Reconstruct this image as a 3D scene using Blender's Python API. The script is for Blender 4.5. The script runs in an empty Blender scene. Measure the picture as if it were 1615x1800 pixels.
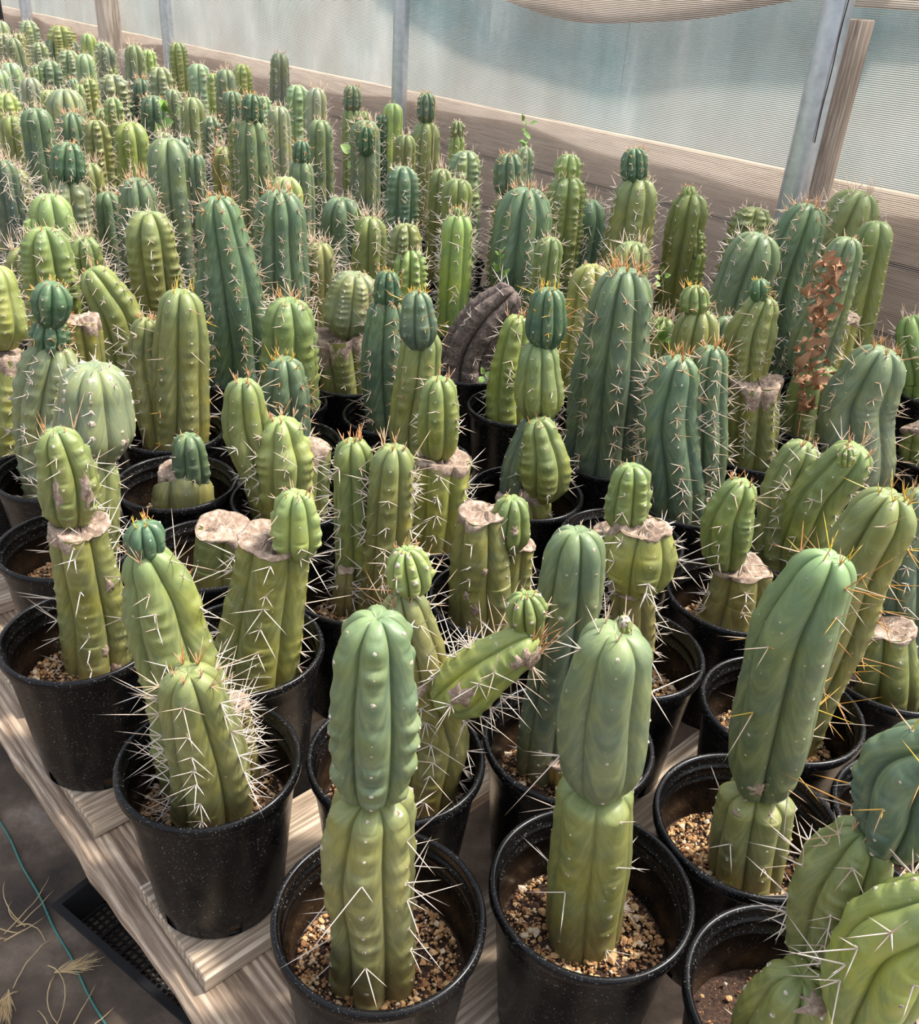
import bpy, math, random
import numpy as np
from mathutils import Matrix, Vector

# ------------------------------------------------------------------ camera, world, sun, exposure
SC = bpy.context.scene
COL = SC.collection
F, CX, CY = 1615.0, 807.5, 900.0                       # focal length and centre in photo pixels
RIM, SOIL, BT = 0.62, 0.537, 0.40                      # pot rim height, soil height, bench top height
CZ = RIM + 0.794                                       # camera height
nd = np.array([604 - CX, 3700 - CY, F]); nd /= np.linalg.norm(nd)
up_ = -nd
fw_ = np.array([0, 0, 1.0]) - up_[2] * up_; fw_ /= np.linalg.norm(fw_)
M = np.array([np.cross(fw_, up_), fw_, up_])           # photo axes -> world axes
CAM = np.array([0, 0, CZ])
cam = bpy.data.objects.new('camera', bpy.data.cameras.new('camera'))
COL.objects.link(cam)
cam.data.sensor_fit = 'HORIZONTAL'; cam.data.sensor_width = 36.0
cam.data.lens = 36.0 * F / 1615.0; cam.data.clip_start = 0.02; cam.data.clip_end = 200
cam.matrix_world = Matrix(((M[0, 0], -M[0, 1], -M[0, 2], 0), (M[1, 0], -M[1, 1], -M[1, 2], 0),
                           (M[2, 0], -M[2, 1], -M[2, 2], CZ), (0, 0, 0, 1)))
SC.camera = cam
SUN_DIR = Vector((0.50, 0.20, 0.84)).normalized()      # towards the sun
w = bpy.data.worlds.new('world'); SC.world = w; w.use_nodes = True
wn, wl = w.node_tree.nodes, w.node_tree.links
bg = wn['Background']
sky = wn.new('ShaderNodeTexSky'); sky.sky_type = 'NISHITA'; sky.sun_disc = False
sky.sun_elevation = math.asin(SUN_DIR.z); sky.sun_rotation = math.atan2(SUN_DIR.x, SUN_DIR.y)
sky.dust_density = 4.0
hs = wn.new('ShaderNodeHueSaturation'); hs.inputs['Saturation'].default_value = 0.45
wl.new(sky.outputs[0], hs.inputs['Color']); wl.new(hs.outputs[0], bg.inputs[0])
bg.inputs[1].default_value = 0.335
sun = bpy.data.objects.new('sun', bpy.data.lights.new('sun', 'SUN')); COL.objects.link(sun)
sun.data.energy = 4.3; sun.data.angle = math.radians(5); sun.data.color = (1.0, 0.95, 0.87)
sun.rotation_euler = SUN_DIR.to_track_quat('Z', 'Y').to_euler()
SC.cycles.max_bounces = 6; SC.cycles.diffuse_bounces = 3; SC.cycles.glossy_bounces = 3; SC.cycles.transparent_max_bounces = 8
SC.view_settings.view_transform = 'Standard'; SC.view_settings.look = 'None'
SC.view_settings.exposure = 0.35; SC.view_settings.gamma = 1.0; SC.view_settings.use_curve_mapping = False

# ------------------------------------------------------------------ helpers
def ray(u, v): return M @ np.array([(u - CX) / F, (v - CY) / F, 1.0])
def pl(u, v, z):
    r = ray(u, v); return CAM + r * ((z - CZ) / r[2])
def depth(P): return float((np.asarray(P) - CAM) @ M[:, 2])
def nrm(a): return a / (np.linalg.norm(a, axis=-1, keepdims=True) + 1e-12)
def mesh(name, V, Fc, smooth=True, attrs=None):
    me = bpy.data.meshes.new(name)
    me.from_pydata(np.asarray(V, float).tolist(), [], Fc if isinstance(Fc, list) else Fc.tolist())
    for k, a in (attrs or {}).items():
        at = me.attributes.new(k, 'FLOAT', 'POINT'); at.data.foreach_set('value', np.asarray(a, np.float32))
    me.polygons.foreach_set('use_smooth', [smooth] * len(me.polygons))
    me.update()
    return me
def obj(name, me, mat=None, parent=None, loc=None, color=None, kind=None):
    o = bpy.data.objects.new(name, me); COL.objects.link(o)
    if mat is not None and not me.materials: me.materials.append(mat)
    if parent is not None: o.parent = parent
    if loc is not None: o.location = loc
    if color is not None: o.color = color
    if kind: o['kind'] = kind
    return o
def empty(name, loc, label, cat, group=None):
    o = bpy.data.objects.new(name, None); COL.objects.link(o); o.location = loc
    o['label'] = label; o['category'] = cat; o.empty_display_size = 0.05
    if group: o['group'] = group
    return o
def tag(o, label, cat, group=None):
    o['label'] = label; o['category'] = cat
    if group: o['group'] = group
    return o
def lathe(prof, n, drop=None):
    a = np.arange(n) * 2 * math.pi / n
    V = np.concatenate([np.stack([r * np.cos(a), r * np.sin(a), np.full(n, z)], 1) for r, z in prof])
    Fc = []
    for i in range(len(prof) - 1):
        for j in range(n):
            if drop and drop(i, j): continue
            k = (j + 1) % n
            Fc.append((i * n + j, i * n + k, (i + 1) * n + k, (i + 1) * n + j))
    return V, Fc
def box(x0, x1, y0, y1, z0, z1, b=0.003):
    V, Fc = [], []
    for z, q in ((z0, b), (z0 + b, 0), (z1 - b, 0), (z1, b)):
        V += [(x0 + q, y0 + q, z), (x1 - q, y0 + q, z), (x1 - q, y1 - q, z), (x0 + q, y1 - q, z)]
    for i in range(3):
        for j in range(4):
            k = (j + 1) % 4
            Fc.append((4 * i + j, 4 * i + k, 4 * i + 4 + k, 4 * i + 4 + j))
    Fc += [(3, 2, 1, 0), (12, 13, 14, 15)]
    return V, Fc
def tube(pts, rad, n=6, cap=True):
    P = np.asarray(pts, float); m = len(P)
    R = np.full(m, rad) if np.isscalar(rad) else np.asarray(rad, float)
    T = nrm(np.gradient(P, axis=0))
    ref = np.array([0, 0, 1.0]) if abs(T[0][2]) < 0.9 else np.array([1.0, 0, 0])
    V, Fc = [], []
    for i in range(m):
        X = nrm(np.cross(ref, T[i])); Y = np.cross(T[i], X)
        for j in range(n):
            a = 2 * math.pi * j / n
            V.append(P[i] + R[i] * (math.cos(a) * X + math.sin(a) * Y))
    for i in range(m - 1):
        for j in range(n):
            k = (j + 1) % n
            Fc.append((i * n + j, i * n + k, (i + 1) * n + k, (i + 1) * n + j))
    if cap:
        Fc.append(tuple(range(n - 1, -1, -1))); Fc.append(tuple((m - 1) * n + j for j in range(n)))
    return V, Fc
def join(parts):
    V, Fc = [], []
    for v, f in parts:
        o = len(V); V += [tuple(p) for p in v]; Fc += [tuple(i + o for i in q) for q in f]
    return V, Fc

def smooth_path(C, R, n):
    C = np.asarray(C, float); R = np.asarray(R, float)
    L = np.concatenate([[0], np.cumsum(np.linalg.norm(np.diff(C, axis=0), axis=1))])
    s = np.linspace(0, L[-1], n)
    def cr(Y):
        m = np.gradient(Y, L, axis=0) if len(L) > 2 else np.repeat((Y[1:] - Y[:-1]) / L[-1], 2, axis=0)
        i = np.clip(np.searchsorted(L, s, side='right') - 1, 0, len(L) - 2)
        h = (L[i + 1] - L[i]); t = (s - L[i]) / h
        sh = (lambda q: q[:, None]) if Y.ndim > 1 else (lambda q: q)
        t, h = sh(t), sh(h)
        return (2 * t**3 - 3 * t**2 + 1) * Y[i] + (t**3 - 2 * t**2 + t) * h * m[i] + (-2 * t**3 + 3 * t**2) * Y[i + 1] + (t**3 - t**2) * h * m[i + 1]
    return s, cr(C), np.maximum(cr(R), R.min() * 0.7)

# ------------------------------------------------------------------ materials
def newmat(name):
    m = bpy.data.materials.new(name); m.use_nodes = True
    return m, m.node_tree.nodes, m.node_tree.links, m.node_tree.nodes['Principled BSDF']
def noise(n, l, vec, scale, detail=3, rough=0.55):
    t = n.new('ShaderNodeTexNoise'); t.inputs['Scale'].default_value = scale
    t.inputs['Detail'].default_value = detail; t.inputs['Roughness'].default_value = rough
    l.new(vec, t.inputs['Vector']); return t.outputs['Fac']
def ramp(n, l, fac, stops):
    r = n.new('ShaderNodeValToRGB'); e = r.color_ramp.elements
    while len(e) < len(stops): e.new(0.5)
    for k, (p, c) in enumerate(stops):
        e[k].position = p; e[k].color = (c if len(c) == 4 else (*c, 1)) if hasattr(c, '__len__') else (c, c, c, 1)
    l.new(fac, r.inputs[0]); return r.outputs[0]
def mix(n, l, fac, a, b, mode='MIX'):
    x = n.new('ShaderNodeMix'); x.data_type = 'RGBA'; x.blend_type = mode
    for s, v in ((x.inputs[0], fac), (x.inputs[6], a), (x.inputs[7], b)):
        if hasattr(v, 'is_linked') or hasattr(v, 'links'): l.new(v, s)
        elif hasattr(v, '__len__'): s.default_value = (*v, 1)
        else: s.default_value = v
    return x.outputs[2]
def math_(n, l, op, a, b=0.0):
    x = n.new('ShaderNodeMath'); x.operation = op
    for s, v in ((x.inputs[0], a), (x.inputs[1], b)):
        if hasattr(v, 'links'): l.new(v, s)
        else: s.default_value = v
    return x.outputs[0]
def attr(n, name):
    a = n.new('ShaderNodeAttribute'); a.attribute_name = name; return a.outputs['Fac']
def objvec(n, l, scale=(1, 1, 1), rnd=True):
    tc = n.new('ShaderNodeTexCoord'); mp = n.new('ShaderNodeMapping')
    mp.inputs['Scale'].default_value = scale; l.new(tc.outputs['Object'], mp.inputs['Vector'])
    if rnd:
        oi = n.new('ShaderNodeObjectInfo'); ml = math_(n, l, 'MULTIPLY', oi.outputs['Random'], 37.0)
        cb = n.new('ShaderNodeCombineXYZ'); l.new(ml, cb.inputs[0]); l.new(ml, cb.inputs[2])
        l.new(cb.outputs[0], mp.inputs['Location'])
    return mp.outputs[0]
def bump(n, l, p, h, strength, dist):
    b = n.new('ShaderNodeBump'); b.inputs['Strength'].default_value = strength; b.inputs['Distance'].default_value = dist
    l.new(h, b.inputs['Height']); l.new(b.outputs[0], p.inputs['Normal'])

def cactus_mat():
    m, n, l, p = newmat('cactus_skin')
    oi = n.new('ShaderNodeObjectInfo'); base = oi.outputs['Color']
    v = objvec(n, l); vs = objvec(n, l, (1, 1, 0.22))
    n1 = noise(n, l, v, 17, 4); n2 = noise(n, l, vs, 130, 4, 0.65); n3 = noise(n, l, v, 48, 4, 0.6)
    yel = mix(n, l, 1.0, base, (1.55, 1.35, 0.62), 'MULTIPLY')
    c = mix(n, l, ramp(n, l, n1, [(0.42, 0.0), (0.68, 0.85)]), base, yel)
    grey = mix(n, l, 0.55, base, (0.19, 0.225, 0.155))
    c = mix(n, l, ramp(n, l, n3, [(0.5, 0.0), (0.72, 0.6)]), c, grey)
    c = mix(n, l, ramp(n, l, n2, [(0.35, 0.25), (0.65, 0.0)]), c, mix(n, l, 1.0, base, (0.6, 0.66, 0.62), 'MULTIPLY'))
    cv = n.new('ShaderNodeCombineXYZ'); l.new(attr(n, 'chev'), cv.inputs[0]); l.new(math_(n, l, 'MULTIPLY', attr(n, 'arc'), 1.1), cv.inputs[1])
    l.new(math_(n, l, 'MULTIPLY', oi.outputs['Random'], 50.0), cv.inputs[2])
    n5 = noise(n, l, cv.outputs[0], 1.6, 5, 0.6)
    c = mix(n, l, ramp(n, l, n5, [(0.48, 0.0), (0.68, 0.75)]), c, mix(n, l, 0.4, yel, (0.27, 0.29, 0.17)))
    c = mix(n, l, ramp(n, l, n5, [(0.32, 0.55), (0.48, 0.0)]), c, mix(n, l, 1.0, base, (0.58, 0.66, 0.68), 'MULTIPLY'))
    tipf = math_(n, l, 'MULTIPLY', attr(n, 'tip'), oi.outputs['Alpha'])
    c = mix(n, l, tipf, c, (0.20, 0.32, 0.125))
    n4 = noise(n, l, v, 95, 3)
    bf = math_(n, l, 'MULTIPLY', attr(n, 'base'), ramp(n, l, n4, [(0.42, 0.0), (0.62, 0.8)]))
    c = mix(n, l, bf, c, (0.25, 0.19, 0.11))
    vo = n.new('ShaderNodeTexVoronoi'); vo.inputs['Scale'].default_value = 85; l.new(v, vo.inputs['Vector'])
    dot = ramp(n, l, vo.outputs['Distance'], [(0.10, 0.75), (0.15, 0.0)])
    sel = ramp(n, l, noise(n, l, v, 28, 2), [(0.52, 0.0), (0.6, 1.0)])
    c = mix(n, l, math_(n, l, 'MULTIPLY', dot, sel), c, (0.42, 0.36, 0.24))
    l.new(c, p.inputs['Base Color'])
    p.inputs['Roughness'].default_value = 0.46; p.inputs['Specular IOR Level'].default_value = 0.38
    bump(n, l, p, n2, 0.16, 0.002)
    return m
def cork_mat(name, a, b, c, sc=120):
    m, n, l, p = newmat(name)
    v = objvec(n, l); f = noise(n, l, v, sc, 6, 0.7); g = noise(n, l, v, sc * 0.22, 3)
    col = ramp(n, l, f, [(0.3, a), (0.5, b), (0.68, c)])
    col = mix(n, l, ramp(n, l, g, [(0.4, 0.0), (0.7, 0.5)]), col, a)
    l.new(col, p.inputs['Base Color']); p.inputs['Roughness'].default_value = 0.9
    bump(n, l, p, f, 0.9, 0.003); return m
def spine_mat():
    m, n, l, p = newmat('spine')
    c = ramp(n, l, attr(n, 'amber'), [(0.0, (0.74, 0.68, 0.62)), (0.45, (0.60, 0.42, 0.27)), (0.7, (0.46, 0.18, 0.05)), (1.0, (0.62, 0.42, 0.05))])
    l.new(c, p.inputs['Base Color']); p.inputs['Roughness'].default_value = 0.45; return m
def areole_mat():
    m, n, l, p = newmat('areole_wool')
    f = noise(n, l, objvec(n, l), 300, 2)
    l.new(ramp(n, l, f, [(0.38, (0.22, 0.16, 0.10)), (0.66, (0.66, 0.60, 0.48))]), p.inputs['Base Color'])
    p.inputs['Roughness'].default_value = 0.9; return m
def pot_mat():
    m, n, l, p = newmat('black_pot_plastic')
    v = objvec(n, l); s = noise(n, l, v, 420, 2); d = noise(n, l, v, 22, 4)
    dust = math_(n, l, 'MULTIPLY', ramp(n, l, s, [(0.63, 0.0), (0.70, 1.0)]), ramp(n, l, d, [(0.35, 0.1), (0.6, 1.0)]))
    c = mix(n, l, ramp(n, l, d, [(0.4, 0.0), (0.8, 0.35)]), (0.004, 0.004, 0.0045), (0.014, 0.012, 0.011))
    c = mix(n, l, dust, c, (0.2, 0.19, 0.17))
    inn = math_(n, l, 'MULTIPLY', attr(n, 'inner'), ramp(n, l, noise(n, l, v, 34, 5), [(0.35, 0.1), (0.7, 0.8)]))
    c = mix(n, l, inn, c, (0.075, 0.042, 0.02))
    l.new(c, p.inputs['Base Color'])
    l.new(ramp(n, l, d, [(0.3, 0.2), (0.7, 0.34)]), p.inputs['Roughness'])
    p.inputs['Specular IOR Level'].default_value = 0.22
    return m
def soil_mat():
    m, n, l, p = newmat('dark_potting_mix')
    v = objvec(n, l); f = noise(n, l, v, 260, 5, 0.7)
    l.new(ramp(n, l, f, [(0.3, (0.012, 0.006, 0.004)), (0.52, (0.06, 0.03, 0.018)), (0.68, (0.15, 0.085, 0.045)), (0.78, (0.36, 0.25, 0.14))]), p.inputs['Base Color'])
    p.inputs['Roughness'].default_value = 0.95; bump(n, l, p, f, 1.0, 0.004); return m
def gravel_mat():
    m, n, l, p = newmat('pumice_gravel')
    c = ramp(n, l, attr(n, 'shade'), [(0.0, (0.09, 0.035, 0.016)), (0.25, (0.26, 0.12, 0.05)), (0.55, (0.50, 0.28, 0.115)), (0.8, (0.64, 0.43, 0.21)), (1.0, (0.72, 0.60, 0.43))])
    c = mix(n, l, ramp(n, l, noise(n, l, objvec(n, l), 500, 3), [(0.35, 0.45), (0.6, 0.0)]), c, (0.18, 0.09, 0.04))
    l.new(c, p.inputs['Base Color']); p.inputs['Roughness'].default_value = 0.9; return m
def wood_mat(name, dark, mid, light, axis=0, sc=1.0):
    m, n, l, p = newmat(name)
    s = [38 * sc, 38 * sc, 38 * sc]; s[axis] = 2.2 * sc
    v = objvec(n, l, tuple(s)); f = noise(n, l, v, 2.6, 6, 0.68)
    s2 = [9 * sc] * 3; s2[axis] = 0.9 * sc
    g = noise(n, l, objvec(n, l, tuple(s2)), 1.6, 4)
    wv = n.new('ShaderNodeTexWave'); wv.bands_direction = 'XYZ'[1 if axis == 0 else 0]
    wv.inputs['Scale'].default_value = 3.2; wv.inputs['Distortion'].default_value = 7; wv.inputs['Detail'].default_value = 3
    l.new(objvec(n, l, tuple(s2)), wv.inputs['Vector'])
    c = ramp(n, l, f, [(0.36, dark), (0.5, mid), (0.62, light)])
    c = mix(n, l, ramp(n, l, wv.outputs['Fac'], [(0.35, 0.0), (0.95, 0.7)]), c, dark)
    c = mix(n, l, ramp(n, l, g, [(0.45, 0.0), (0.7, 0.55)]), c, mid)
    l.new(c, p.inputs['Base Color']); p.inputs['Roughness'].default_value = 0.85
    bump(n, l, p, f, 0.7, 0.004); return m
def plain(name, col, rough=0.6, metal=0.0, var=0.25, sc=30):
    m, n, l, p = newmat(name)
    f = noise(n, l, objvec(n, l), sc, 4)
    l.new(ramp(n, l, f, [(0.3, tuple(x * (1 - var) for x in col)), (0.7, tuple(min(1, x * (1 + var)) for x in col))]), p.inputs['Base Color'])
    p.inputs['Roughness'].default_value = rough; p.inputs['Metallic'].default_value = metal; return m
MC = cactus_mat()
MCORK = cork_mat('cork_scar', (0.15, 0.095, 0.065), (0.36, 0.26, 0.19), (0.58, 0.47, 0.38))
MDEAD = cork_mat('dead_bark', (0.055, 0.038, 0.03), (0.14, 0.10, 0.085), (0.30, 0.25, 0.21), 160)
MSP, MAR, MPOT, MSOIL, MGRAV = spine_mat(), areole_mat(), pot_mat(), soil_mat(), gravel_mat()
MWOOD = wood_mat('weathered_plank', (0.18, 0.125, 0.08), (0.43, 0.335, 0.24), (0.64, 0.53, 0.41), 0)
MBOARD = wood_mat('base_board_wood', (0.32, 0.19, 0.115), (0.56, 0.39, 0.265), (0.72, 0.54, 0.40), 0)
MPOST = wood_mat('grey_post_wood', (0.16, 0.115, 0.085), (0.36, 0.28, 0.215), (0.55, 0.47, 0.39), 2)
MSTEEL = plain('galvanised_steel', (0.60, 0.63, 0.67), 0.34, 0.85, 0.12, 40)
MBLACK = plain('black_tray_plastic', (0.012, 0.012, 0.013), 0.42)
MLEAF = plain('weed_leaf', (0.22, 0.36, 0.08), 0.5)
MDRY = plain('dry_leaf', (0.36, 0.19, 0.10), 0.85, 0, 0.5, 60)
MSTRAW = plain('straw', (0.58, 0.42, 0.22), 0.7)
MTEAL = plain('teal_cord', (0.05, 0.20, 0.165), 0.6, 0, 0.3, 300)

# ------------------------------------------------------------------ the setting
def floor_mat():
    m, n, l, p = newmat('weed_mat')
    v = objvec(n, l, rnd=False); a = noise(n, l, v, 5.5, 5); b = noise(n, l, v, 60, 5, 0.7)
    c = ramp(n, l, a, [(0.36, (0.05, 0.038, 0.03)), (0.48, (0.12, 0.086, 0.06)), (0.60, (0.27, 0.20, 0.145)), (0.72, (0.55, 0.47, 0.38))])
    c = mix(n, l, ramp(n, l, b, [(0.4, 0.0), (0.7, 0.4)]), c, (0.10, 0.072, 0.05))
    wv = n.new('ShaderNodeTexWave'); wv.inputs['Scale'].default_value = 160; l.new(v, wv.inputs['Vector'])
    c = mix(n, l, 0.12, c, wv.outputs['Color'], 'MULTIPLY')
    l.new(c, p.inputs['Base Color']); p.inputs['Roughness'].default_value = 0.9
    bump(n, l, p, b, 0.5, 0.004); return m
V, Fc = box(-16, 10, -4, 22, -0.05, 0.0, 0.001)
fl = obj('floor', mesh('floor', V, Fc, False), floor_mat(), kind='structure')
tag(fl, 'dark dusty weed mat covering the ground under the bench', 'floor')

AZF = math.radians(-41.0)                               # the fence runs along this heading
FD = np.array([math.sin(AZF), math.cos(AZF), 0.0]); FN = np.array([math.cos(AZF), -math.sin(AZF), 0.0])
FO = np.array([0.98, 3.13, 0.0])                        # a point of the fence foot
FROT = math.atan2(FD[1], FD[0])
def fpt(s, n, z): return FO + FD * s + FN * n + np.array([0, 0, z])   # +n = outside
wall = bpy.data.objects.new('wall_right', None); COL.objects.link(wall); wall['kind'] = 'structure'
wall.location = FO; wall.rotation_euler = (0, 0, FROT)
tag(wall, 'shade cloth fence with weathered base boards behind the cacti', 'fence')
# local axes of the wall: x along the fence, -y outside, z up
def cloth_mat():
    m, n, l, p = newmat('shade_cloth'); out = n['Material Output']
    tc = n.new('ShaderNodeTexCoord'); sx = n.new('ShaderNodeSeparateXYZ'); l.new(tc.outputs['Object'], sx.inputs[0])
    zz = math_(n, l, 'SINE', math_(n, l, 'MULTIPLY', sx.outputs['Z'], 2 * math.pi / 0.0056))
    xx = math_(n, l, 'SINE', math_(n, l, 'MULTIPLY', sx.outputs['X'], 2 * math.pi / 0.0075))
    f = math_(n, l, 'ADD', zz, math_(n, l, 'MULTIPLY', xx, 0.25))
    fac = ramp(n, l, math_(n, l, 'ADD', math_(n, l, 'MULTIPLY', f, 0.34), 0.5), [(0.38, 0.0), (0.56, 1.0)])
    col = ramp(n, l, noise(n, l, tc.outputs['Object'], 3.0, 4), [(0.35, (0.66, 0.59, 0.51)), (0.7, (0.82, 0.75, 0.67))])
    df = n.new('ShaderNodeBsdfDiffuse'); tl = n.new('ShaderNodeBsdfTranslucent'); tr = n.new('ShaderNodeBsdfTransparent')
    l.new(col, df.inputs[0]); l.new(col, tl.inputs[0])
    a = n.new('ShaderNodeMixShader'); a.inputs[0].default_value = 0.5; l.new(df.outputs[0], a.inputs[1]); l.new(tl.outputs[0], a.inputs[2])
    b = n.new('ShaderNodeMixShader'); l.new(fac, b.inputs[0]); l.new(tr.outputs[0], b.inputs[1]); l.new(a.outputs[0], b.inputs[2])
    l.new(b.outputs[0], out.inputs['Surface']); return m
xs = np.linspace(-2.6, 14, 180); zs = np.linspace(0.05, 2.3, 24)
V = [(x, 0.012 * math.sin(2.1 * x + 1.3 * z) + 0.006 * math.sin(7 * x + z * 2), z) for z in zs for x in xs]
nx = len(xs)
Fc = [(j * nx + i, j * nx + i + 1, (j + 1) * nx + i + 1, (j + 1) * nx + i) for j in range(len(zs) - 1) for i in range(nx - 1)]
o = obj('shade_cloth', mesh('shade_cloth', V, Fc), cloth_mat(), wall); o['label'] = 'pale knitted shade cloth'
for z0, z1, yy in ((0.758, 0.952, -0.05), (0.545, 0.742, -0.052), (0.34, 0.53, -0.05), (0.12, 0.325, -0.052)):
    for x0, x1 in ((-2.6, 2.1), (2.105, 6.2), (6.205, 10.4), (10.405, 14)):
        V, Fc = box(x0, x1, yy - 0.02, yy + 0.018, z0, z1, 0.004)
        obj('base_board', mesh('base_board', V, Fc, False), MBOARD, wall)
V, Fc = box(-2.6, 14, -0.17, -0.13, 0.05, 0.9, 0.004)
obj('gap_shade_board', mesh('gap_shade_board', V, Fc, False), plain('gap_shade_wood', (0.05, 0.035, 0.025), 0.9), wall)  # added dark board; shade in the board gaps put into its colour
def ns(u, v, n):                                        # along-fence position and height where a pixel meets the plane n outside the cloth
    r = ray(u, v); t = ((FO - CAM) @ FN + n) / (r @ FN); P = CAM + r * t
    return float((P - FO) @ FD), float(P[2])
zr = ns(1550, 15, 0.05)[1]
V, Fc = box(-2.6, ns(1470, 5, 0.05)[0], -0.07, -0.03, zr, zr + 0.09, 0.004)
obj('top_rail', mesh('top_rail', V, Fc, False), wood_mat('rail_wood', (0.2, 0.15, 0.11), (0.42, 0.34, 0.27), (0.58, 0.5, 0.42), 0), wall)
ED = [ns(u, v, 0.13) for u, v in ((1640, -30), (1520, -14), (1420, 0), (1340, 13), (1250, 28), (1150, 40), (1060, 42), (960, 26), (880, 0), (800, -40), (720, -90))]
s_, C_, R_ = smooth_path([(x, -0.13, z) for x, z in ED], [0.1] * len(ED), 48)
V = []; KK = 16
for i, c_ in enumerate(C_):
    for j in range(KK):
        a = 2 * math.pi * j / KK; V.append((c_[0], c_[1] + 0.05 * math.cos(a), c_[2] + 0.1 + (0.1 + 0.004 * math.sin(9 * c_[0] + 2 * a)) * math.sin(a)))
Fc = [(i * KK + j, i * KK + (j + 1) % KK, (i + 1) * KK + (j + 1) % KK, (i + 1) * KK + j) for i in range(47) for j in range(KK)]
o = obj('rolled_cloth', mesh('rolled_cloth', V, Fc), plain('brown_cloth', (0.30, 0.20, 0.145), 0.9, 0, 0.3, 25), wall)
o['label'] = 'brown rolled-up cloth sagging behind the mesh'
# neighbouring greenhouse wall of blue-green sheeting, seen through the cloth
def sheet_mat():
    m, n, l, p = newmat('greenhouse_sheeting'); out = n['Material Output']
    v = objvec(n, l, (1, 1, 0.28), False); a = noise(n, l, v, 2.6, 6, 0.65); b = noise(n, l, objvec(n, l, rnd=False), 0.9, 4)
    c = ramp(n, l, a, [(0.34, (0.02, 0.075, 0.085)), (0.46, (0.05, 0.135, 0.155)), (0.58, (0.11, 0.20, 0.225)), (0.72, (0.34, 0.41, 0.42))])
    c = mix(n, l, ramp(n, l, b, [(0.4, 0.0), (0.65, 0.6)]), c, (0.13, 0.13, 0.128))
    df = n.new('ShaderNodeBsdfDiffuse'); tl = n.new('ShaderNodeBsdfTranslucent'); l.new(c, df.inputs[0]); l.new(c, tl.inputs[0])
    a = n.new('ShaderNodeMixShader'); a.inputs[0].default_value = 0.55; l.new(df.outputs[0], a.inputs[1]); l.new(tl.outputs[0], a.inputs[2])
    l.new(a.outputs[0], out.inputs['Surface']); return m
nb = bpy.data.objects.new('wall_outside', None); COL.objects.link(nb); nb['kind'] = 'structure'
nb.location = FO; nb.rotation_euler = (0, 0, FROT); tag(nb, 'blue-green sheeted greenhouse wall beyond the shade cloth', 'wall')
MSHEET = sheet_mat()
for k in range(19):
    x0 = -5 + 1.2 * k
    V = [(x0 + 1.205 * i / 24, -1.6 - 0.012 * math.cos(2 * math.pi * i / 24) ** 8, z) for z in (0.0, 1.3, 2.6) for i in range(25)]
    Fc = [(j * 25 + i, j * 25 + i + 1, j * 25 + i + 26, j * 25 + i + 25) for j in range(2) for i in range(24)]
    obj('panel', mesh('panel', V, Fc), MSHEET, nb)
V, Fc = box(-6, 18, -9, -0.09, 0.001, 0.03, 0.002)
go = obj('ground_outside', mesh('ground_outside', V, Fc, False), plain('pale_gravel_ground', (0.42, 0.37, 0.31), 0.9, 0, 0.25, 8), kind='structure')
go.location = FO; go.rotation_euler = (0, 0, FROT); tag(go, 'pale gravelly ground outside the shade cloth', 'ground')

def post(name, s, n, r, top, mat, label, cat, seg=20, wob=0.0, base=0.0):
    P = fpt(s, n, base)
    V, Fc = lathe([(r * (1 + wob * math.sin(5 * z)), z) for z in np.linspace(0, top - base - 0.004, 12)] + [(r * 0.96, top - base)], seg)
    V = [tuple(x) for x in V]; m = len(V); V.append((0, 0, top - base - 0.002))
    Fc += [(m - seg + j, m - seg + (j + 1) % seg, m) for j in range(seg)]
    o = obj(name, mesh(name, V, Fc), mat, loc=P)
    return tag(o, label, cat)
def s_at(u, v, z=0.95): return float((pl(u, v, z) - FO) @ FD)
G2 = 'galvanised posts along the shade cloth'
sr = s_at(1385, 305)
ss = ns(1428, 200, -0.2)[0]
tag(post('steel_post', ss, -0.2, 0.041, 2.2, MSTEEL, '', ''), 'thick galvanised steel post in front of the short round wooden post', 'post', G2)
post('wooden_post', ns(1456, 200, -0.095)[0], -0.095, 0.062, ns(1500, 33, -0.095)[1], MPOST, 'weathered round wooden post with sawn top and knot beside steel post', 'post', 24, 0.02)
tag(post('steel_post', s_at(699, 165), -0.07, 0.036, 2.2, MSTEEL, '', ''), 'galvanised steel post standing alone midway along the shade cloth', 'post', G2)
tag(post('steel_post', s_at(291, 78), -0.07, 0.038, 2.2, MSTEEL, '', ''), 'galvanised steel post just past the squared wooden post', 'post', G2)
tag(post('steel_post', s_at(56, 25), -0.07, 0.046, 2.2, MSTEEL, '', ''), 'galvanised steel post at the far end of the fence', 'post', G2)
P = fpt(s_at(216, 59), -0.12, 0)
V, Fc = box(-0.075, 0.075, -0.055, 0.055, 0, 2.2, 0.006)
o = obj('wooden_post', mesh('wooden_post', V, Fc, False), wood_mat('pale_post_wood', (0.3, 0.22, 0.16), (0.58, 0.48, 0.38), (0.75, 0.66, 0.56), 2), loc=P); o.rotation_euler = (0, 0, FROT)
tag(o, 'pale squared wooden post standing between two steel posts', 'post')
post('black_pole', s_at(13, 18), -0.15, 0.022, 2.2, MBLACK, 'thin black pole at the far end of the bench by the fence', 'pole', 10)
# thin wire hanging down the steel post
P0 = fpt(ss, -0.2, 0); side = -FD * 0.038 - FN * 0.021
wp = [P0 + side * (1.05 + 0.04 * math.sin(14 * t)) + np.array([0, 0, 1.50 - 0.42 * t]) for t in np.linspace(0, 1, 16)]
V, Fc = tube(wp, 0.0018, 5)
tag(obj('wire', mesh('wire', V, Fc), MBLACK), 'thin dark wire dangling down the thick steel post', 'wire')

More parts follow.
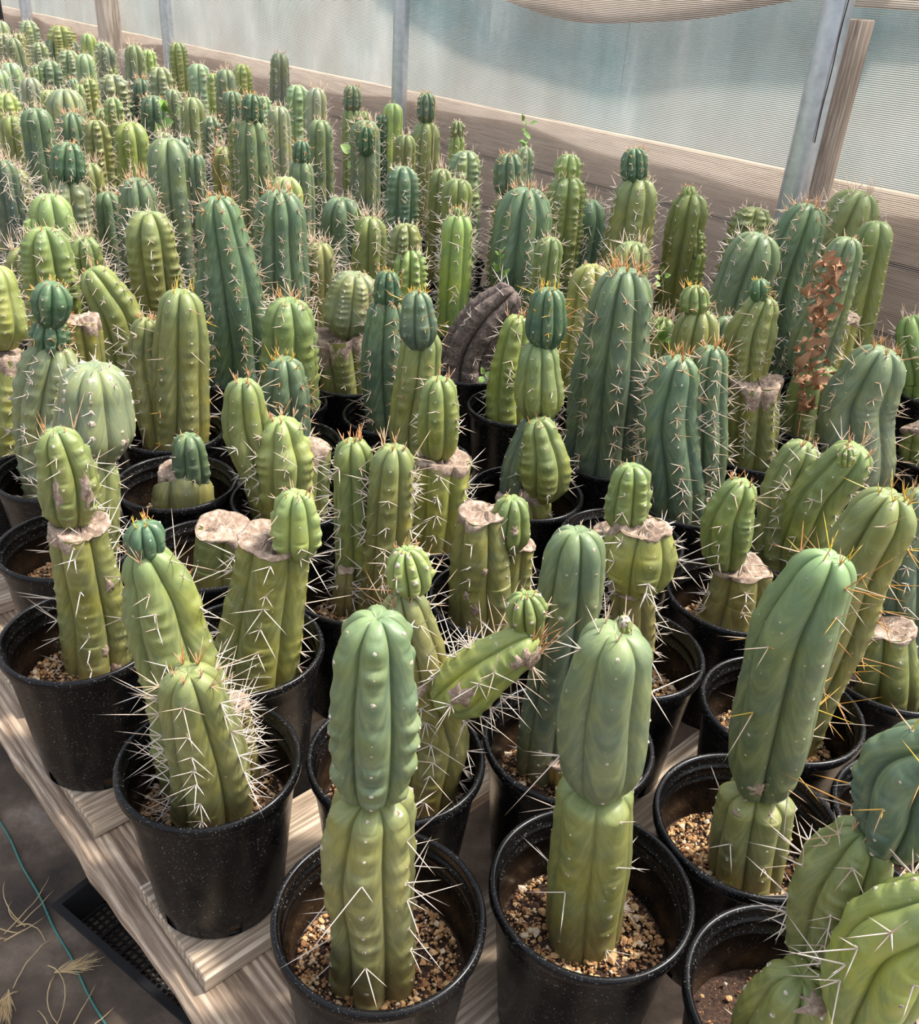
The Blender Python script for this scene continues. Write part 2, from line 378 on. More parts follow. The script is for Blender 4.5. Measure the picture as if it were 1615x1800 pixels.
# bench
AZB = math.radians(-44.5)
BD = np.array([math.sin(AZB), math.cos(AZB), 0.0]); BN = np.array([math.cos(AZB), -math.sin(AZB), 0.0])
BROT = math.atan2(BN[1], BN[0])                        # local x across the bench, local y along it
bench = empty('bench', (0, 0, 0), 'long low slatted bench of weathered planks carrying all the potted cacti', 'bench')
bench.rotation_euler = (0, 0, BROT)
rng = random.Random(5)
bx0, bx1 = 0.27, 2.44
for k in range(-4, 32):
    y0 = 0.634 + 0.2905 * k
    wd = 0.165 + rng.uniform(-0.012, 0.014); e0 = bx0 + rng.uniform(-0.008, 0.012)
    V, Fc = box(e0, bx1 + rng.uniform(-0.02, 0.02), y0, y0 + wd, BT - 0.024, BT, 0.002)
    obj('plank', mesh('plank', V, Fc, False), MWOOD, bench)
MBEAM = wood_mat('weathered_beam', (0.12, 0.078, 0.05), (0.36, 0.265, 0.185), (0.60, 0.48, 0.36), 1)
def rough_beam(x0, x1, y0, y1, z0, z1):
    V, Fc = [], []
    ys = np.linspace(y0, y1, 240); r = np.random.RandomState(3)
    j = np.cumsum(r.randn(240)) * 0.0012; j -= np.linspace(j[0], j[-1], 240); j += r.randn(240) * 0.0012
    for i, y in enumerate(ys):
        V += [(x0 + j[i] + 0.004, y, z0), (x1, y, z0), (x1, y, z1), (x0 + j[i] + 0.008, y, z1), (x0 + j[i], y, z1 - 0.008)]
    for i in range(239):
        for k in range(5):
            q = (k + 1) % 5
            Fc.append((i * 5 + k, i * 5 + q, i * 5 + 5 + q, i * 5 + 5 + k))
    Fc += [(0, 1, 2, 3, 4), tuple(239 * 5 + k for k in (4, 3, 2, 1, 0))]
    return V, Fc
for x0, x1 in ((0.245, 0.385), (1.28, 1.42), (2.31, 2.45)):
    V, Fc = rough_beam(x0, x1, -0.7, 9.6, BT - 0.062, BT - 0.0245)
    obj('beam', mesh('beam', V, Fc, False), MBEAM, bench)
for y in (-0.4, 1.9, 4.3, 6.7, 9.1):
    for x0 in (0.27, 1.30, 2.33):
        V, Fc = box(x0, x0 + 0.1, y, y + 0.1, 0, BT - 0.063, 0.004)
        obj('leg', mesh('leg', V, Fc, False), MPOST, bench)

# ------------------------------------------------------------------ pot, soil, gravel
def pot_mesh():
    H = RIM - BT
    prof = [(0.0, 0.004), (0.078, 0.004), (0.0795, 0.0), (0.082, 0.003), (0.0838, 0.022), (0.087, 0.055), (0.0985, 0.165), (0.1, 0.175), (0.1012, 0.182), (0.1018, 0.187),
            (0.1038, 0.205), (0.1042, 0.2065)]
    inner = [(0.1022, H - 0.003), (0.1016, H - 0.008), (0.1006, H - 0.014), (0.0984, H - 0.0152), (0.0984, H - 0.0172), (0.1000, H - 0.0182), (0.0992, H - 0.032), (0.0972, H - 0.0332), (0.0972, H - 0.0352), (0.0988, H - 0.0362), (0.0955, 0.15), (0.09, 0.1), (0.079, 0.006)]
    def drop(i, j): return i in (3,) and (j % 16) in (2, 3, 4)
    V, Fc = lathe(prof, 96, drop)
    rim = [(0.1042, 0.2065), (0.1085, 0.2062), (0.1098, 0.208), (0.11, 0.213), (0.109, H - 0.0015), (0.107, H), (0.1045, H), (0.1028, H - 0.0012), (0.1022, H - 0.003)]
    V2, F2 = lathe(inner, 96)
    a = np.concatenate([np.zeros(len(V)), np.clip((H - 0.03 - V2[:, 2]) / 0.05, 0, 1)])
    k = len(V)
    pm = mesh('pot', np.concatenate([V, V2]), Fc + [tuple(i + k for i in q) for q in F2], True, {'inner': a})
    V3, F3 = lathe(rim, 96)
    return pm, mesh('pot_rim', V3, F3, True, {'inner': np.zeros(len(V3))})
POT, PRIM = pot_mesh()
def soil_mesh(seed):
    r = np.random.RandomState(seed); n = 40
    V = [(0, 0, 0.004)]; Fc = []
    for i, q in enumerate(np.linspace(0.12, 1.0, 9)):
        for j in range(n):
            a = 2 * math.pi * j / n; R = 0.0938 * q
            V.append((R * math.cos(a), R * math.sin(a), 0.005 * math.sin(3 * a + seed) * q * (1 - q) * 2 + 0.003 * r.randn() * (0.2 + 0.8 * (q < 0.95)) - 0.006 * q ** 4))
    for j in range(n): Fc.append((0, 1 + j, 1 + (j + 1) % n))
    for i in range(8):
        for j in range(n):
            k = (j + 1) % n
            Fc.append((1 + i * n + j, 1 + (i + 1) * n + j, 1 + (i + 1) * n + k, 1 + i * n + k))
    return mesh('soil', V, Fc, True)
ICO = np.array([(0, -0.526, 0.851), (0, 0.526, 0.851), (0, -0.526, -0.851), (0, 0.526, -0.851), (-0.526, 0.851, 0), (0.526, 0.851, 0), (-0.526, -0.851, 0),
                (0.526, -0.851, 0), (0.851, 0, -0.526), (0.851, 0, 0.526), (-0.851, 0, -0.526), (-0.851, 0, 0.526)])
def hull_faces(P):
    Fc = []
    for a in range(12):
        for b in range(a + 1, 12):
            for c in range(b + 1, 12):
                if all(abs(np.linalg.norm(P[x] - P[y]) - 1.052) < 0.05 for x, y in ((a, b), (b, c), (a, c))):
                    nn = np.cross(P[b] - P[a], P[c] - P[a])
                    Fc.append((a, b, c) if nn @ P[a] > 0 else (a, c, b))
    return np.array(Fc)
ICOF = hull_faces(ICO)
def gravel_mesh(seed, count, dark):
    r = np.random.RandomState(seed); V, Fc, A = [], [], []
    blob = r.rand(3) * 6.28
    for k in range(count):
        a = r.rand() * 6.283; q = 0.0875 * math.sqrt(r.rand())
        pat = 0.5 + 0.5 * math.sin(2.0 * a + blob[0]) * math.cos(45 * q + blob[1])
        if r.rand() > (0.25 + 0.75 * pat) * (0.35 if dark else 1.0): continue
        s = min(0.0052, 0.0009 + 0.00075 * r.exponential(1.15))
        P = ICO * (1 + 0.25 * r.randn(12, 1)) * s * np.array([1 + 0.3 * r.randn(), 1, 0.75])
        V.append(P + [q * math.cos(a), q * math.sin(a), 0.003 + 0.25 * s - 0.006 * (q / 0.0975) ** 4 + 0.003 * r.rand()])
        Fc.append(ICOF + 12 * len(A)); A.append(np.clip(0.55 + 0.25 * r.randn() + (0.1 if s > 0.003 else -0.05), 0, 1))
    return mesh('gravel', np.concatenate(V), np.concatenate(Fc), False, {'shade': np.repeat(A, 12)})
SOILS = [soil_mesh(k) for k in range(3)]
GRAV = [gravel_mesh(k, 3600, False) for k in range(3)]
GRAVD = [gravel_mesh(9, 1800, True)]

# ------------------------------------------------------------------ cactus stems
# colour keys: linear albedo and how fresh the growing tip is
CK = {'y': (0.235, 0.245, 0.07, .3), 'g': (0.158, 0.17, 0.056, .5), 'm': (0.168, 0.17, 0.06, .4), 'b': (0.072, 0.106, 0.08, .4),
      't': (0.117, 0.143, 0.096, .4), 'd': (0.034, 0.075, 0.055, .35), 'p': (0.168, 0.192, 0.118, .2), 'o': (0.155, 0.155, 0.055, .25),
      'l': (0.245, 0.295, 0.09, .6), 'w': (0.21, 0.26, 0.17, .4), 'e': (0.098, 0.14, 0.072, .9)}
class Stem:
    def __init__(self, C, R, N=7, dep=0.26, knob=0.03, sp=0.022, seed=0, cap=1.05, rnd=False, cut=False, twist=0.0, ph=None, pot=None):
        r = np.random.RandomState(seed); self.r = r
        self.N, self.dep, self.knob, self.sp, self.cap, self.rnd, self.cut, self.twist = N, dep, knob, sp, cap, rnd, cut, twist
        self.s, self.C, self.R = smooth_path(C, R, 64)
        if pot:                                          # local z 0 = pot foot: hold the stem inside the pot wall up to the rim
            z = self.C[:, 2]; top = 0.238
            inn = np.interp(z, [0.09, 0.14, 0.183, 0.22, 0.25], [0.089, 0.0935, 0.0952, 0.0995, 0.1015]) * pot - 0.003
            low = z <= top
            if low.any():
                R2 = np.where(low, np.minimum(self.R, (inn - 0.004) / 1.1), self.R)
                o2 = np.linalg.norm(self.C[:, :2], axis=1) + 1e-9; lim = np.maximum(inn - R2 * 1.1, 0.0)
                cor = self.C[:, :2] * (np.minimum(1, lim / o2) - 1)[:, None] * low[:, None]
                i0 = np.nonzero(low)[0].max(); rr = R2[i0] / self.R[i0]
                for i in np.nonzero(~low)[0]:
                    f_ = max(0.0, 1 - (z[i] - top) / max(0.12, 0.75 * (z.max() - top))); f_ = f_ * f_ * (3 - 2 * f_)
                    if i > i0: cor[i] = cor[i0] * f_; R2[i] = self.R[i] * (1 + (rr - 1) * f_)
                pad = np.pad(cor, ((4, 4), (0, 0)), 'edge'); cor2 = sum(pad[k:k + 64] for k in range(9)) / 9
                self.C[:, :2] += np.where(low[:, None], cor, cor2); self.R = R2
                self.s = np.concatenate([[0], np.cumsum(np.linalg.norm(np.diff(self.C, axis=0), axis=1))])
        self.L = self.s[-1]; self.Rt = self.R[-1]; self.V = self.L + (0 if cut else self.Rt * 1.45)
        self.T = nrm(np.gradient(self.C, axis=0))
        X = nrm(np.array([1.0, 0.0, 0.0]) - self.T * self.T[:, :1]); self.X = X; self.Y = np.cross(self.T, X)
        self.ph = r.rand() * 6.28 if ph is None else ph
        self.off = r.rand(N) * 0.35 + (np.arange(N) % 2) * 0.5
        self.amp = 0.6 + 0.8 * r.rand(N); self.lump = r.rand(6) * 6.28; self.rl = r.rand(N, 3) * 6.28; self.spk = sp * (0.82 + 0.4 * r.rand(N))
    def xk(self, v, k): return (v + 0.007 * np.sin(v * 55 + self.rl[k, 0])) / self.spk[k] + self.off[k]
    def pos(self, v, th):
        v, th = np.broadcast_arrays(np.asarray(v, float), np.asarray(th, float))
        s = np.clip(v, 0, self.L); I = lambda A: np.stack([np.interp(s, self.s, A[:, k]) for k in range(3)], -1)
        C, T, X, Y = I(self.C), I(self.T), I(self.X), I(self.Y)
        R = np.interp(s, self.s, self.R)
        a = np.clip((v - self.L) / (self.Rt * 1.45), 0, 1) * math.pi / 2 if not self.cut else np.zeros_like(v)
        if self.rnd:
            q = np.clip(s / (0.95 * self.R[len(self.R) // 3]), 0, 1); R = R * (0.45 + 0.55 * np.sqrt(1 - (1 - q) ** 2))
        ph = self.N * (th - self.ph - self.twist * s) / (2 * math.pi)
        k = np.round(ph).astype(int) % self.N
        c = np.abs(np.cos(math.pi * ph))
        d = np.clip(self.dep * (1 + 0.5 * np.sin(a)), 0, 0.6)
        f = 1 - d + d * c ** 0.42
        x = self.xk(v, k); j = np.round(x); x = x - j
        hsh = np.sin(j * 12.9898 + k * 78.233 + self.lump[2] * 40) * 43758.5453; hsh = hsh - np.floor(hsh)
        bell = np.cos(math.pi * np.clip(x, -0.5, 0.5)) ** 2
        b = self.knob * self.amp[k] * ((0.35 + 0.9 * hsh) * bell * c ** 2 - (0.25 + 0.9 * hsh) * np.exp(-((x - 0.25 - 0.1 * (1 - c)) / 0.09) ** 2) * c ** 5)
        f = f + b * (0.35 + 0.65 * np.cos(a))
        f = f + 0.02 * np.sin(s * 38 + self.rl[k, 1]) * c + 0.035 * np.sin(s * 13 + self.rl[k, 2]) * c
        f = f + 0.03 * np.sin(2 * th + self.lump[0] + 22 * s) + 0.025 * np.sin(31 * s + self.lump[1] + th)
        rad = R * f * np.where(a > 0, np.clip(np.cos(a), 0, 1) ** 0.8, 1)
        ax = self.Rt * self.cap * np.sin(a) - self.Rt * 0.13 * np.clip((a / (math.pi / 2) - 0.72) / 0.28, 0, 1) ** 2
        return C + T * ax[..., None] + (X * np.cos(th)[..., None] + Y * np.sin(th)[..., None]) * rad[..., None]
    def normal(self, v, th):
        e = 1e-3
        n = np.cross(self.pos(v, th + e) - self.pos(v, th - e), self.pos(v + e, th) - self.pos(v - e, th))
        return nrm(n)
    def th(self, k, s=0): return self.ph + self.twist * s + 2 * math.pi * k / self.N
    def build(self, m, nt):
        n = self.N * m
        u_ = np.arange(m) / m; g_ = 0.5 + 0.5 * np.sign(u_ - 0.5) * np.abs(2 * u_ - 1) ** 1.55
        gg = (np.arange(self.N)[:, None] + g_[None]).ravel()
        th = self.ph + gg * 2 * math.pi / self.N
        nb = max(4, int(nt * self.L / self.V)); vv = np.linspace(0, self.L, nb)
        if not self.cut: vv = np.concatenate([vv, self.L + (self.V - self.L) * np.linspace(0, 1, max(6, nt - nb) + 1)[1:] ** 0.9])
        th2 = th[None, :] + self.twist * np.clip(vv, 0, self.L)[:, None]
        P = self.pos(np.repeat(vv[:, None], n, 1), th2)
        rows = len(vv); V = P.reshape(-1, 3)
        i = np.arange(rows - 1)[:, None] * n; j = np.arange(n)[None, :]; k = (j + 1) % n
        Q = np.stack([i + j, i + k, i + n + k, i + n + j], -1).reshape(-1, 4).tolist()
        if not self.cut: Q.append(list(range((rows - 1) * n, rows * n)))
        Q.append(list(range(n - 1, -1, -1)))
        tip = np.zeros(rows) if self.cut else np.exp(-(self.V - vv) / (self.Rt * 1.9))
        bas = np.exp(-vv / 0.035) * (0 if self.rnd else 1)
        cc = np.abs(np.cos(math.pi * gg)); kk = np.round(gg) % self.N
        chev = vv[:, None] * 40 - (1 - cc[None] ** 1.5) * self.R.mean() * 45 + kk[None] * 7.3
        return mesh('stem', V, Q, True, {'tip': np.repeat(tip, n), 'base': np.repeat(bas, n), 'chev': chev.ravel(), 'arc': np.tile(cc, rows)})
    def areoles(self):
        out = []
        vd = np.linspace(0, self.V, 400)
        for k in range(self.N):
            x = self.xk(vd, k); fl_ = np.floor(x)
            for q in np.nonzero(fl_[1:] > fl_[:-1])[0]:
                v = vd[q + 1]
                if 0.012 < v < self.V - self.Rt * 0.18: out.append((v, self.th(k, min(v, self.L))))
        return np.array(out).reshape(-1, 2)
    def spines(self, sl, per, prob, rad=0.0008, amber=0.2, tipamber=1.0):
        r = self.r; A = self.areoles()
        A = A[r.rand(len(A)) < prob] if len(A) else A
        if not self.cut and tipamber > 0:
            A = np.concatenate([A, np.array([(self.V - self.Rt * (0.25 + 0.2 * r.rand()), self.th(k, self.L)) for k in range(self.N) if r.rand() < 0.8]).reshape(-1, 2)])
        if not len(A): return None
        P = self.pos(A[:, 0], A[:, 1]); Nn = self.normal(A[:, 0], A[:, 1])
        Tt = nrm(np.cross(Nn, np.cross(np.tile([0.0, 0, 1], (len(A), 1)), Nn) + 1e-6)); B = np.cross(Nn, Tt)
        out = []
        for q in range(len(A)):
            cnt = max(1, int(round(per + r.randn() * 0.9)))
            fr = math.exp(-(self.V - A[q, 0]) / 0.03) if not self.cut else 0
            for z in range(cnt):
                a = 2 * math.pi * (z + 0.5 * r.rand()) / cnt + 1.6
                t = r.uniform(0.35, 1.1)
                d = Nn[q] * r.uniform(0.6, 1.2) + (Tt[q] * math.sin(a) + B[q] * math.cos(a)) * t
                if fr > 0.5: d = d * 0.6 + np.array([0, 0, 0.9])
                d /= np.linalg.norm(d)
                ln = sl * (r.uniform(0.35, 0.75) if r.rand() < 0.72 else r.uniform(0.8, 1.35)) * (0.55 if fr > 0.6 else 1)
                out.append([P[q] - Nn[q] * 0.001, d, ln, rad, min(1.0, max(0.0, amber * r.uniform(0.3, 1.4) + fr * tipamber * r.uniform(0.6, 1.1)))])
        return out
    def wool(self, size, prob=0.9):
        A = self.areoles(); r = self.r
        if len(A): A = A[r.rand(len(A)) < prob]
        if not len(A): return None
        P = self.pos(A[:, 0], A[:, 1]); Nn = self.normal(A[:, 0], A[:, 1])
        V, Fc = [], []
        for q in range(len(A)):
            x = nrm(np.cross(Nn[q], [0.2, 0.1, 0.97])); y = np.cross(Nn[q], x); i = len(V); s = size * r.uniform(0.6, 1.3)
            for e in range(6): V.append(P[q] - Nn[q] * 0.0004 + s * r.uniform(0.75, 1.2) * (math.cos(e * 1.047) * x + math.sin(e * 1.047) * y))
            V.append(P[q] + Nn[q] * s * 0.55)
            for e in range(6): Fc.append((i + e, i + (e + 1) % 6, i + 6))
        return mesh('areoles', V, Fc, True)
    def patch(self, v0, th0, hv, hw):
        r = np.random.RandomState(int(v0 * 1e5) % 9999); n, k = 18, 4
        jit = 1 + 0.3 * np.sin(np.arange(n) * 1.9 + r.rand() * 6) + 0.2 * r.randn(n)
        R0 = float(np.interp(np.clip(v0, 0, self.L), self.s, self.R))
        vs, ts, of = [v0], [th0], [0.0016]
        for i in range(1, k + 1):
            for j in range(n):
                a = 2 * math.pi * j / n; q = i / k
                vs.append(v0 + hv * q * jit[j] * math.sin(a)); ts.append(th0 + hw / R0 * q * jit[j] * math.cos(a)); of.append(0.0013 * (1 - q ** 4) - 0.0004 * (q > 0.99) + 0.0004 * r.randn() * (q < 0.9))
        vs, ts = np.array(vs), np.array(ts)
        V = self.pos(vs, ts) + self.normal(vs, ts) * np.array(of)[:, None]
        Fc = [(0, 1 + j, 1 + (j + 1) % n) for j in range(n)]
        for i in range(k - 1):
            for j in range(n):
                g = (j + 1) % n; Fc.append((1 + i * n + j, 1 + (i + 1) * n + j, 1 + (i + 1) * n + g, 1 + i * n + g))
        return mesh('scar', V, Fc, True)
    def cutcap(self, skirt=0.5, tilt=None):
        r = np.random.RandomState(int(self.L * 1e6) % 9999); n = self.N * 8
        th = self.ph + self.twist * self.L + np.arange(n) * 2 * math.pi / n
        C, T = self.C[-1], self.T[-1]; rows = []
        edge = self.pos(np.full(n, self.L), th); er = np.linalg.norm(edge - C, axis=1); er2 = er.max() * 0.72 + er * 0.22 + self.Rt * 0.03 * r.randn(n)
        edge = C + (edge - C) * (er2 / er)[:, None]
        c2 = C + T * self.Rt * 0.10
        hn = 0.12 * np.sin(2 * (th - th[0]) + r.rand() * 6)
        for q in (0.0, 0.25, 0.5, 0.75, 0.93):
            h = self.Rt * (0.10 * (1 - q) + 0.06 * math.exp(-((q - 0.93) / 0.12) ** 2) - 0.10 * math.exp(-((q - 0.5) / 0.2) ** 2))
            rows.append(C + (edge - C) * max(q, 0.02) + T * (h + self.Rt * (0.085 * r.randn(n)[:, None] * (0.15 < q < 0.9) + (hn * q)[:, None])))
        nn = self.normal(np.full(n, self.L - 1e-3), th)
        rows.append(edge + nn * 0.0014 + T * self.Rt * (0.05 + hn[:, None]))
        a = th - th[0]
        sk = np.clip(0.35 + 0.55 * np.sin(1.0 * a + r.rand() * 6) + 0.35 * np.sin(3 * a + r.rand() * 6) + 0.12 * r.randn(n), 0.03, 1.2) * skirt * self.Rt
        for q in (0.35, 0.7, 1.0):
            vv = self.L - sk * q
            pp = self.pos(vv, th); w_ = (1 - q) ** 1.5
            rows.append(pp + self.normal(vv, th) * (0.0016 if q < 1 else -0.0006) + (edge - self.pos(np.full(n, self.L), th)) * w_)
        V = np.concatenate(rows); Fc = []
        for i in range(len(rows) - 1):
            for j in range(n):
                k = (j + 1) % n; Fc.append((i * n + k, i * n + j, (i + 1) * n + j, (i + 1) * n + k))
        Fc.append(tuple(range(n)))
        return mesh('cut_scar', V, Fc, True)

GRP = 'potted cacti crowded on the slatted bench'
SEED = [100]
SCALE, SPQ = {}, []
def lod(z): return (12, 120) if z < 1.35 else (8, 72) if z < 2.4 else (6, 40)
def add_stem(root, C, R, col, st, base, name='stem'):
    SEED[0] += 1
    z = depth(C[0]); m, nt = lod(z)
    rnd = st.get('rnd', False); N = st.get('N', 6)
    S = Stem([np.asarray(c) - base for c in C], R, N, st.get('dep', 0.24) * 1.35, st.get('knob', 0.035), st.get('sp', 0.024), SEED[0], st.get('cap', 1.05), rnd, st.get('cut', False), st.get('tw', 0.0), st.get('ph'), SCALE.get(root.name))
    c = CK[col] if isinstance(col, str) and col != 'x' else (0.1, 0.08, 0.06, 0)
    j = random.Random(SEED[0]); jit = lambda x: x * j.uniform(0.9, 1.1)
    nt = int(min(150, max(nt, S.V / S.sp * (6 if S.knob > 0.07 else 3))))
    if z > 3.2: g = sum(c[:3]) / 3; c = tuple((x * 0.85 + g * 0.15) * 1.3 for x in c[:3]) + (c[3],)  # far stems paler and greyer: distance haze and overexposure put into their colour
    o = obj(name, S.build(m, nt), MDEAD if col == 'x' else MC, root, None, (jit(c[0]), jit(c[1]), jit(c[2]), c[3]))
    far = z > 2.2
    sp = S.spines(st.get('sl', 0.018) * 1.3, st.get('per', 3) + 0.4, st.get('prob', 0.7), 0.0008 if z < 1.3 else 0.00105, st.get('amb', 0.2), st.get('tam', 0.75) * (0.55 if far else 1))
    if sp: SPQ.append([root, o, np.asarray(base, float), sp])
    wl_ = S.wool(st.get('wool', 0.0019))
    if wl_ and col != 'x': obj('areoles', wl_, MAR, o, kind='stuff')
    if S.cut: obj('cut_scar', S.cutcap(st.get('skirt', 0.55)), MCORK, o)['label'] = 'dry corky cut end'
    for (v0, k, hv, hw) in st.get('scar', []):
        # k = direction in degrees, 0 = towards the camera, + = camera right
        d = nrm((CAM - C[0]) * [1, 1, 0]); th0 = math.atan2(d[1], d[0]) + math.radians(k)
        i = int(v0 * 63); X, Y = S.X[i], S.Y[i]; th = math.atan2(float(Y @ [math.cos(th0), math.sin(th0), 0]), float(X @ [math.cos(th0), math.sin(th0), 0]))
        obj('scar', S.patch(v0 * S.V, th, hv, hw), MCORK, o)
    return S
def add_pot(root, seed, near, soil='g', sc=1.0):
    r = random.Random(seed); SCALE[root.name] = sc
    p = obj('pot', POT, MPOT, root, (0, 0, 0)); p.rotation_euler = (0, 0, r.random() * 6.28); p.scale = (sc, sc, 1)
    obj('rim', PRIM, MPOT, p)
    s = obj('soil', SOILS[seed % 3], MSOIL, root, (0, 0, SOIL - BT)); s.rotation_euler = (0, 0, r.random() * 6.28); s.scale = (sc, sc, 1)
    if near: obj('gravel', GRAVD[0] if soil == 'd' else GRAV[seed % 3], MGRAV, s, kind='stuff')
def px(P0, u, v, off=0.0):
    n = nrm((P0 - CAM) * [1, 1, 0]); r = ray(u, v)
    return CAM + r * ((((P0 - CAM) @ n) - off) / (r @ n))
POTS = []
def cactus(label, pot, stems, soil='g'):
    """pot: photo pixel of the rim centre; stems: (colour, style, [(u, v, width), ...], toward-camera offset)"""
    B = np.array([pot[0], pot[1], BT]); POTS.append(B[:2])
    root = empty('potted_cactus', B, label, 'cactus', GRP)
    add_pot(root, len(POTS), depth(B) < 2.0, soil, 0.962)
    for e in stems:
        col, st, path = e[0], dict(STY[e[1]] if isinstance(e[1], str) else {**STY[e[1][0]], **e[1][1]}), e[2]
        off = e[3] if len(e) > 3 else 0.0; off1 = e[4] if len(e) > 4 else off
        up = st.get('rnd', False)
        if up: P0 = FIRST + 0
        else:
            P0 = pl(path[0][0], path[0][1], SOIL); rel = (P0 - B)[:2]; q = np.linalg.norm(rel)
            wr = path[0][2] / 2 * depth(P0) / F
            lim = max(0.012, 0.088 - wr)
            if q > lim: P0[:2] = B[:2] + rel * lim / q
            FIRST = P0
        if not st.get('cut'):
            u2, v2, w2 = path[-1]
            path = [path[0]] + [q for q in path[1:-1] if math.hypot(q[0] - u2, q[1] - v2) > w2 * 0.72] + [path[-1]]
        C, R = [], []
        for i, (u, v, wd) in enumerate(path):
            t = i / max(1, len(path) - 1); of = off + (off1 - off) * t
            last = i == len(path) - 1
            vv = v + (wd * 0.5 if last and not st.get('cut') else 0)
            Q = px(P0, u, vv, of)
            if i == 0 and not up: Q = P0.copy(); Q[2] = SOIL - 0.012
            C.append(Q); R.append(wd / 2 * depth(Q) / F * 1.06)
        add_stem(root, C, R, col, st, B, 'pup' if up else 'stem')
    return root
STY = {
 's': dict(knob=0.03, per=3, prob=0.65, sl=0.028),                       # smooth ribs, few spines
 'n': dict(knob=0.03, per=1.5, prob=0.22, sl=0.016, wool=0.0026, tam=0.6), # nearly spineless
 'w': dict(knob=0.05, per=4.5, prob=0.9, sl=0.04),                      # long white spines
 'k': dict(knob=0.16, per=2.5, prob=0.5, sl=0.018, sp=0.02, dep=0.3, wool=0.003),   # knobby
 'c': dict(knob=0.035, per=4.5, prob=0.95, sl=0.026, amb=0.4, sp=0.026, dep=0.2, N=8, cap=1.25), # spiny blue columns
 'p': dict(rnd=True, knob=0.045, per=2, prob=0.4, sl=0.014, sp=0.02),    # pup
 'h': dict(rnd=True, knob=0.05, per=3, prob=0.7, sl=0.014, amb=0.5, sp=0.018, N=8), # dark spiny head
 'q': dict(rnd=True, knob=0.2, per=2, prob=0.5, sl=0.012, sp=0.017, dep=0.32, N=8, wool=0.003),   # knobby pup
 'x': dict(cut=True, knob=0.035, per=3, prob=0.6, sl=0.022),             # cut stub
}

# ------------------------------------------------------------------ cacti placed by pot
SPECS = []
def K(label, pot, stems, soil='g'): SPECS.append([label, pl(*pot, RIM)[:2], stems, soil])
# front rows
K('two-tier blue-green cactus with pinched waist and big smooth bumps, on yellow gravel', (668, 1596), [
  ('m', ('n', dict(N=6, knob=0.07, sp=0.034, sl=0.05, prob=0.35, ph=0.5, cap=0.5)), [(657, 1712, 146), (653, 1610, 148), (648, 1500, 162), (651, 1425, 154), (654, 1350, 140)]),
  ('t', ('p', dict(N=6, knob=0.12, sp=0.028, prob=0.08, dep=0.24, cap=0.9, tam=0)), [(655, 1398, 120), (655, 1320, 148), (657, 1220, 148), (660, 1130, 136), (660, 1066, 128)])])
K('pale blue-green cactus with small bright pup and two long yellow spines on top', (1052, 1543), [
  ('g', ('n', dict(N=5, knob=0.03, sp=0.034, sl=0.03, prob=0.3, cap=0.45, dep=0.15)), [(1028, 1640, 130), (1032, 1560, 132), (1040, 1490, 132), (1046, 1420, 142), (1048, 1335, 132)]),
  ('t', ('p', dict(N=5, prob=0.1, cap=0.75, sl=0.045, tam=0.4, dep=0.15, knob=0.012, sp=0.034)), [(1052, 1385, 120), (1058, 1320, 140), (1062, 1240, 144), (1068, 1160, 140), (1076, 1082, 130)]),
  ('l', ('q', dict(per=1, prob=0.0, tam=0)), [(1098, 1112, 18), (1098, 1102, 24), (1097, 1082, 22)], 0.02)])
K('jointed cactus of stacked segments above a brown-scarred olive stub in dark soil', (1388, 1742), [
  ('o', ('n', dict(N=5, prob=0.1, tam=0, cap=0.7, scar=[(0.45, -15, 0.02, 0.004), (0.9, 50, 0.012, 0.02)])), [(1378, 1860, 160), (1385, 1780, 150), (1400, 1682, 120)], 0.05),
  ('m', ('p', dict(N=6, knob=0.04, prob=0.4, per=3, sl=0.035, dep=0.26, cap=0.7)), [(1440, 1700, 90), (1462, 1620, 140), (1490, 1530, 150), (1512, 1432, 110)], 0.0),
  ('y', ('p', dict(N=6, knob=0.06, prob=0.5, per=3, sl=0.035, dep=0.26)), [(1500, 1800, 110), (1535, 1715, 165), (1590, 1630, 160), (1640, 1540, 140)], 0.06),
  ('b', ('p', dict(N=6, knob=0.06, prob=0.3, amb=0.7, sl=0.05, dep=0.26)), [(1560, 1490, 110), (1590, 1420, 150), (1622, 1340, 150), (1660, 1262, 120)], -0.01)], 'd')
K('green cactus leaning on a short base, with orange spines near its tip', (1348, 1448), [
  ('m', ('n', dict(N=6, dep=0.22, sl=0.03, cap=0.4, scar=[(0.75, -25, 0.006, 0.006)])), [(1310, 1545, 116), (1316, 1475, 120), (1324, 1410, 124), (1328, 1348, 118)]),
  ('e', ('p', dict(N=5, prob=0.35, per=2.5, sl=0.045, amb=0.75, dep=0.26, knob=0.02, sp=0.034, scar=[(0.1, 0, 0.012, 0.01)])), [(1336, 1392, 110), (1350, 1310, 130), (1375, 1200, 140), (1405, 1090, 140), (1438, 968, 112)])])
K('low spiny round-topped stem beside a tall leaning stem capped by a dark pup', (370, 1325), [
  ('g', ('w', dict(N=5, per=3, sl=0.036, prob=0.6, knob=0.045)), [(325, 1290, 120), (318, 1210, 134), (295, 1100, 130), (278, 1030, 116), (268, 960, 96)], -0.03, -0.03),
  ('d', ('p', dict(N=7, tam=1.0, sl=0.02)), [(262, 982, 50), (258, 955, 74), (256, 916, 66)], -0.03),
  ('m', ('w', dict(N=5, per=4.5, sl=0.038, dep=0.22)), [(378, 1425, 132), (366, 1330, 136), (348, 1240, 136), (338, 1166, 104)], 0.012, 0.045),
  ('o', ('x', dict(N=5, per=5, prob=1.0, sl=0.03)), [(425, 1365, 60), (418, 1300, 60), (408, 1235, 55)], -0.01)])
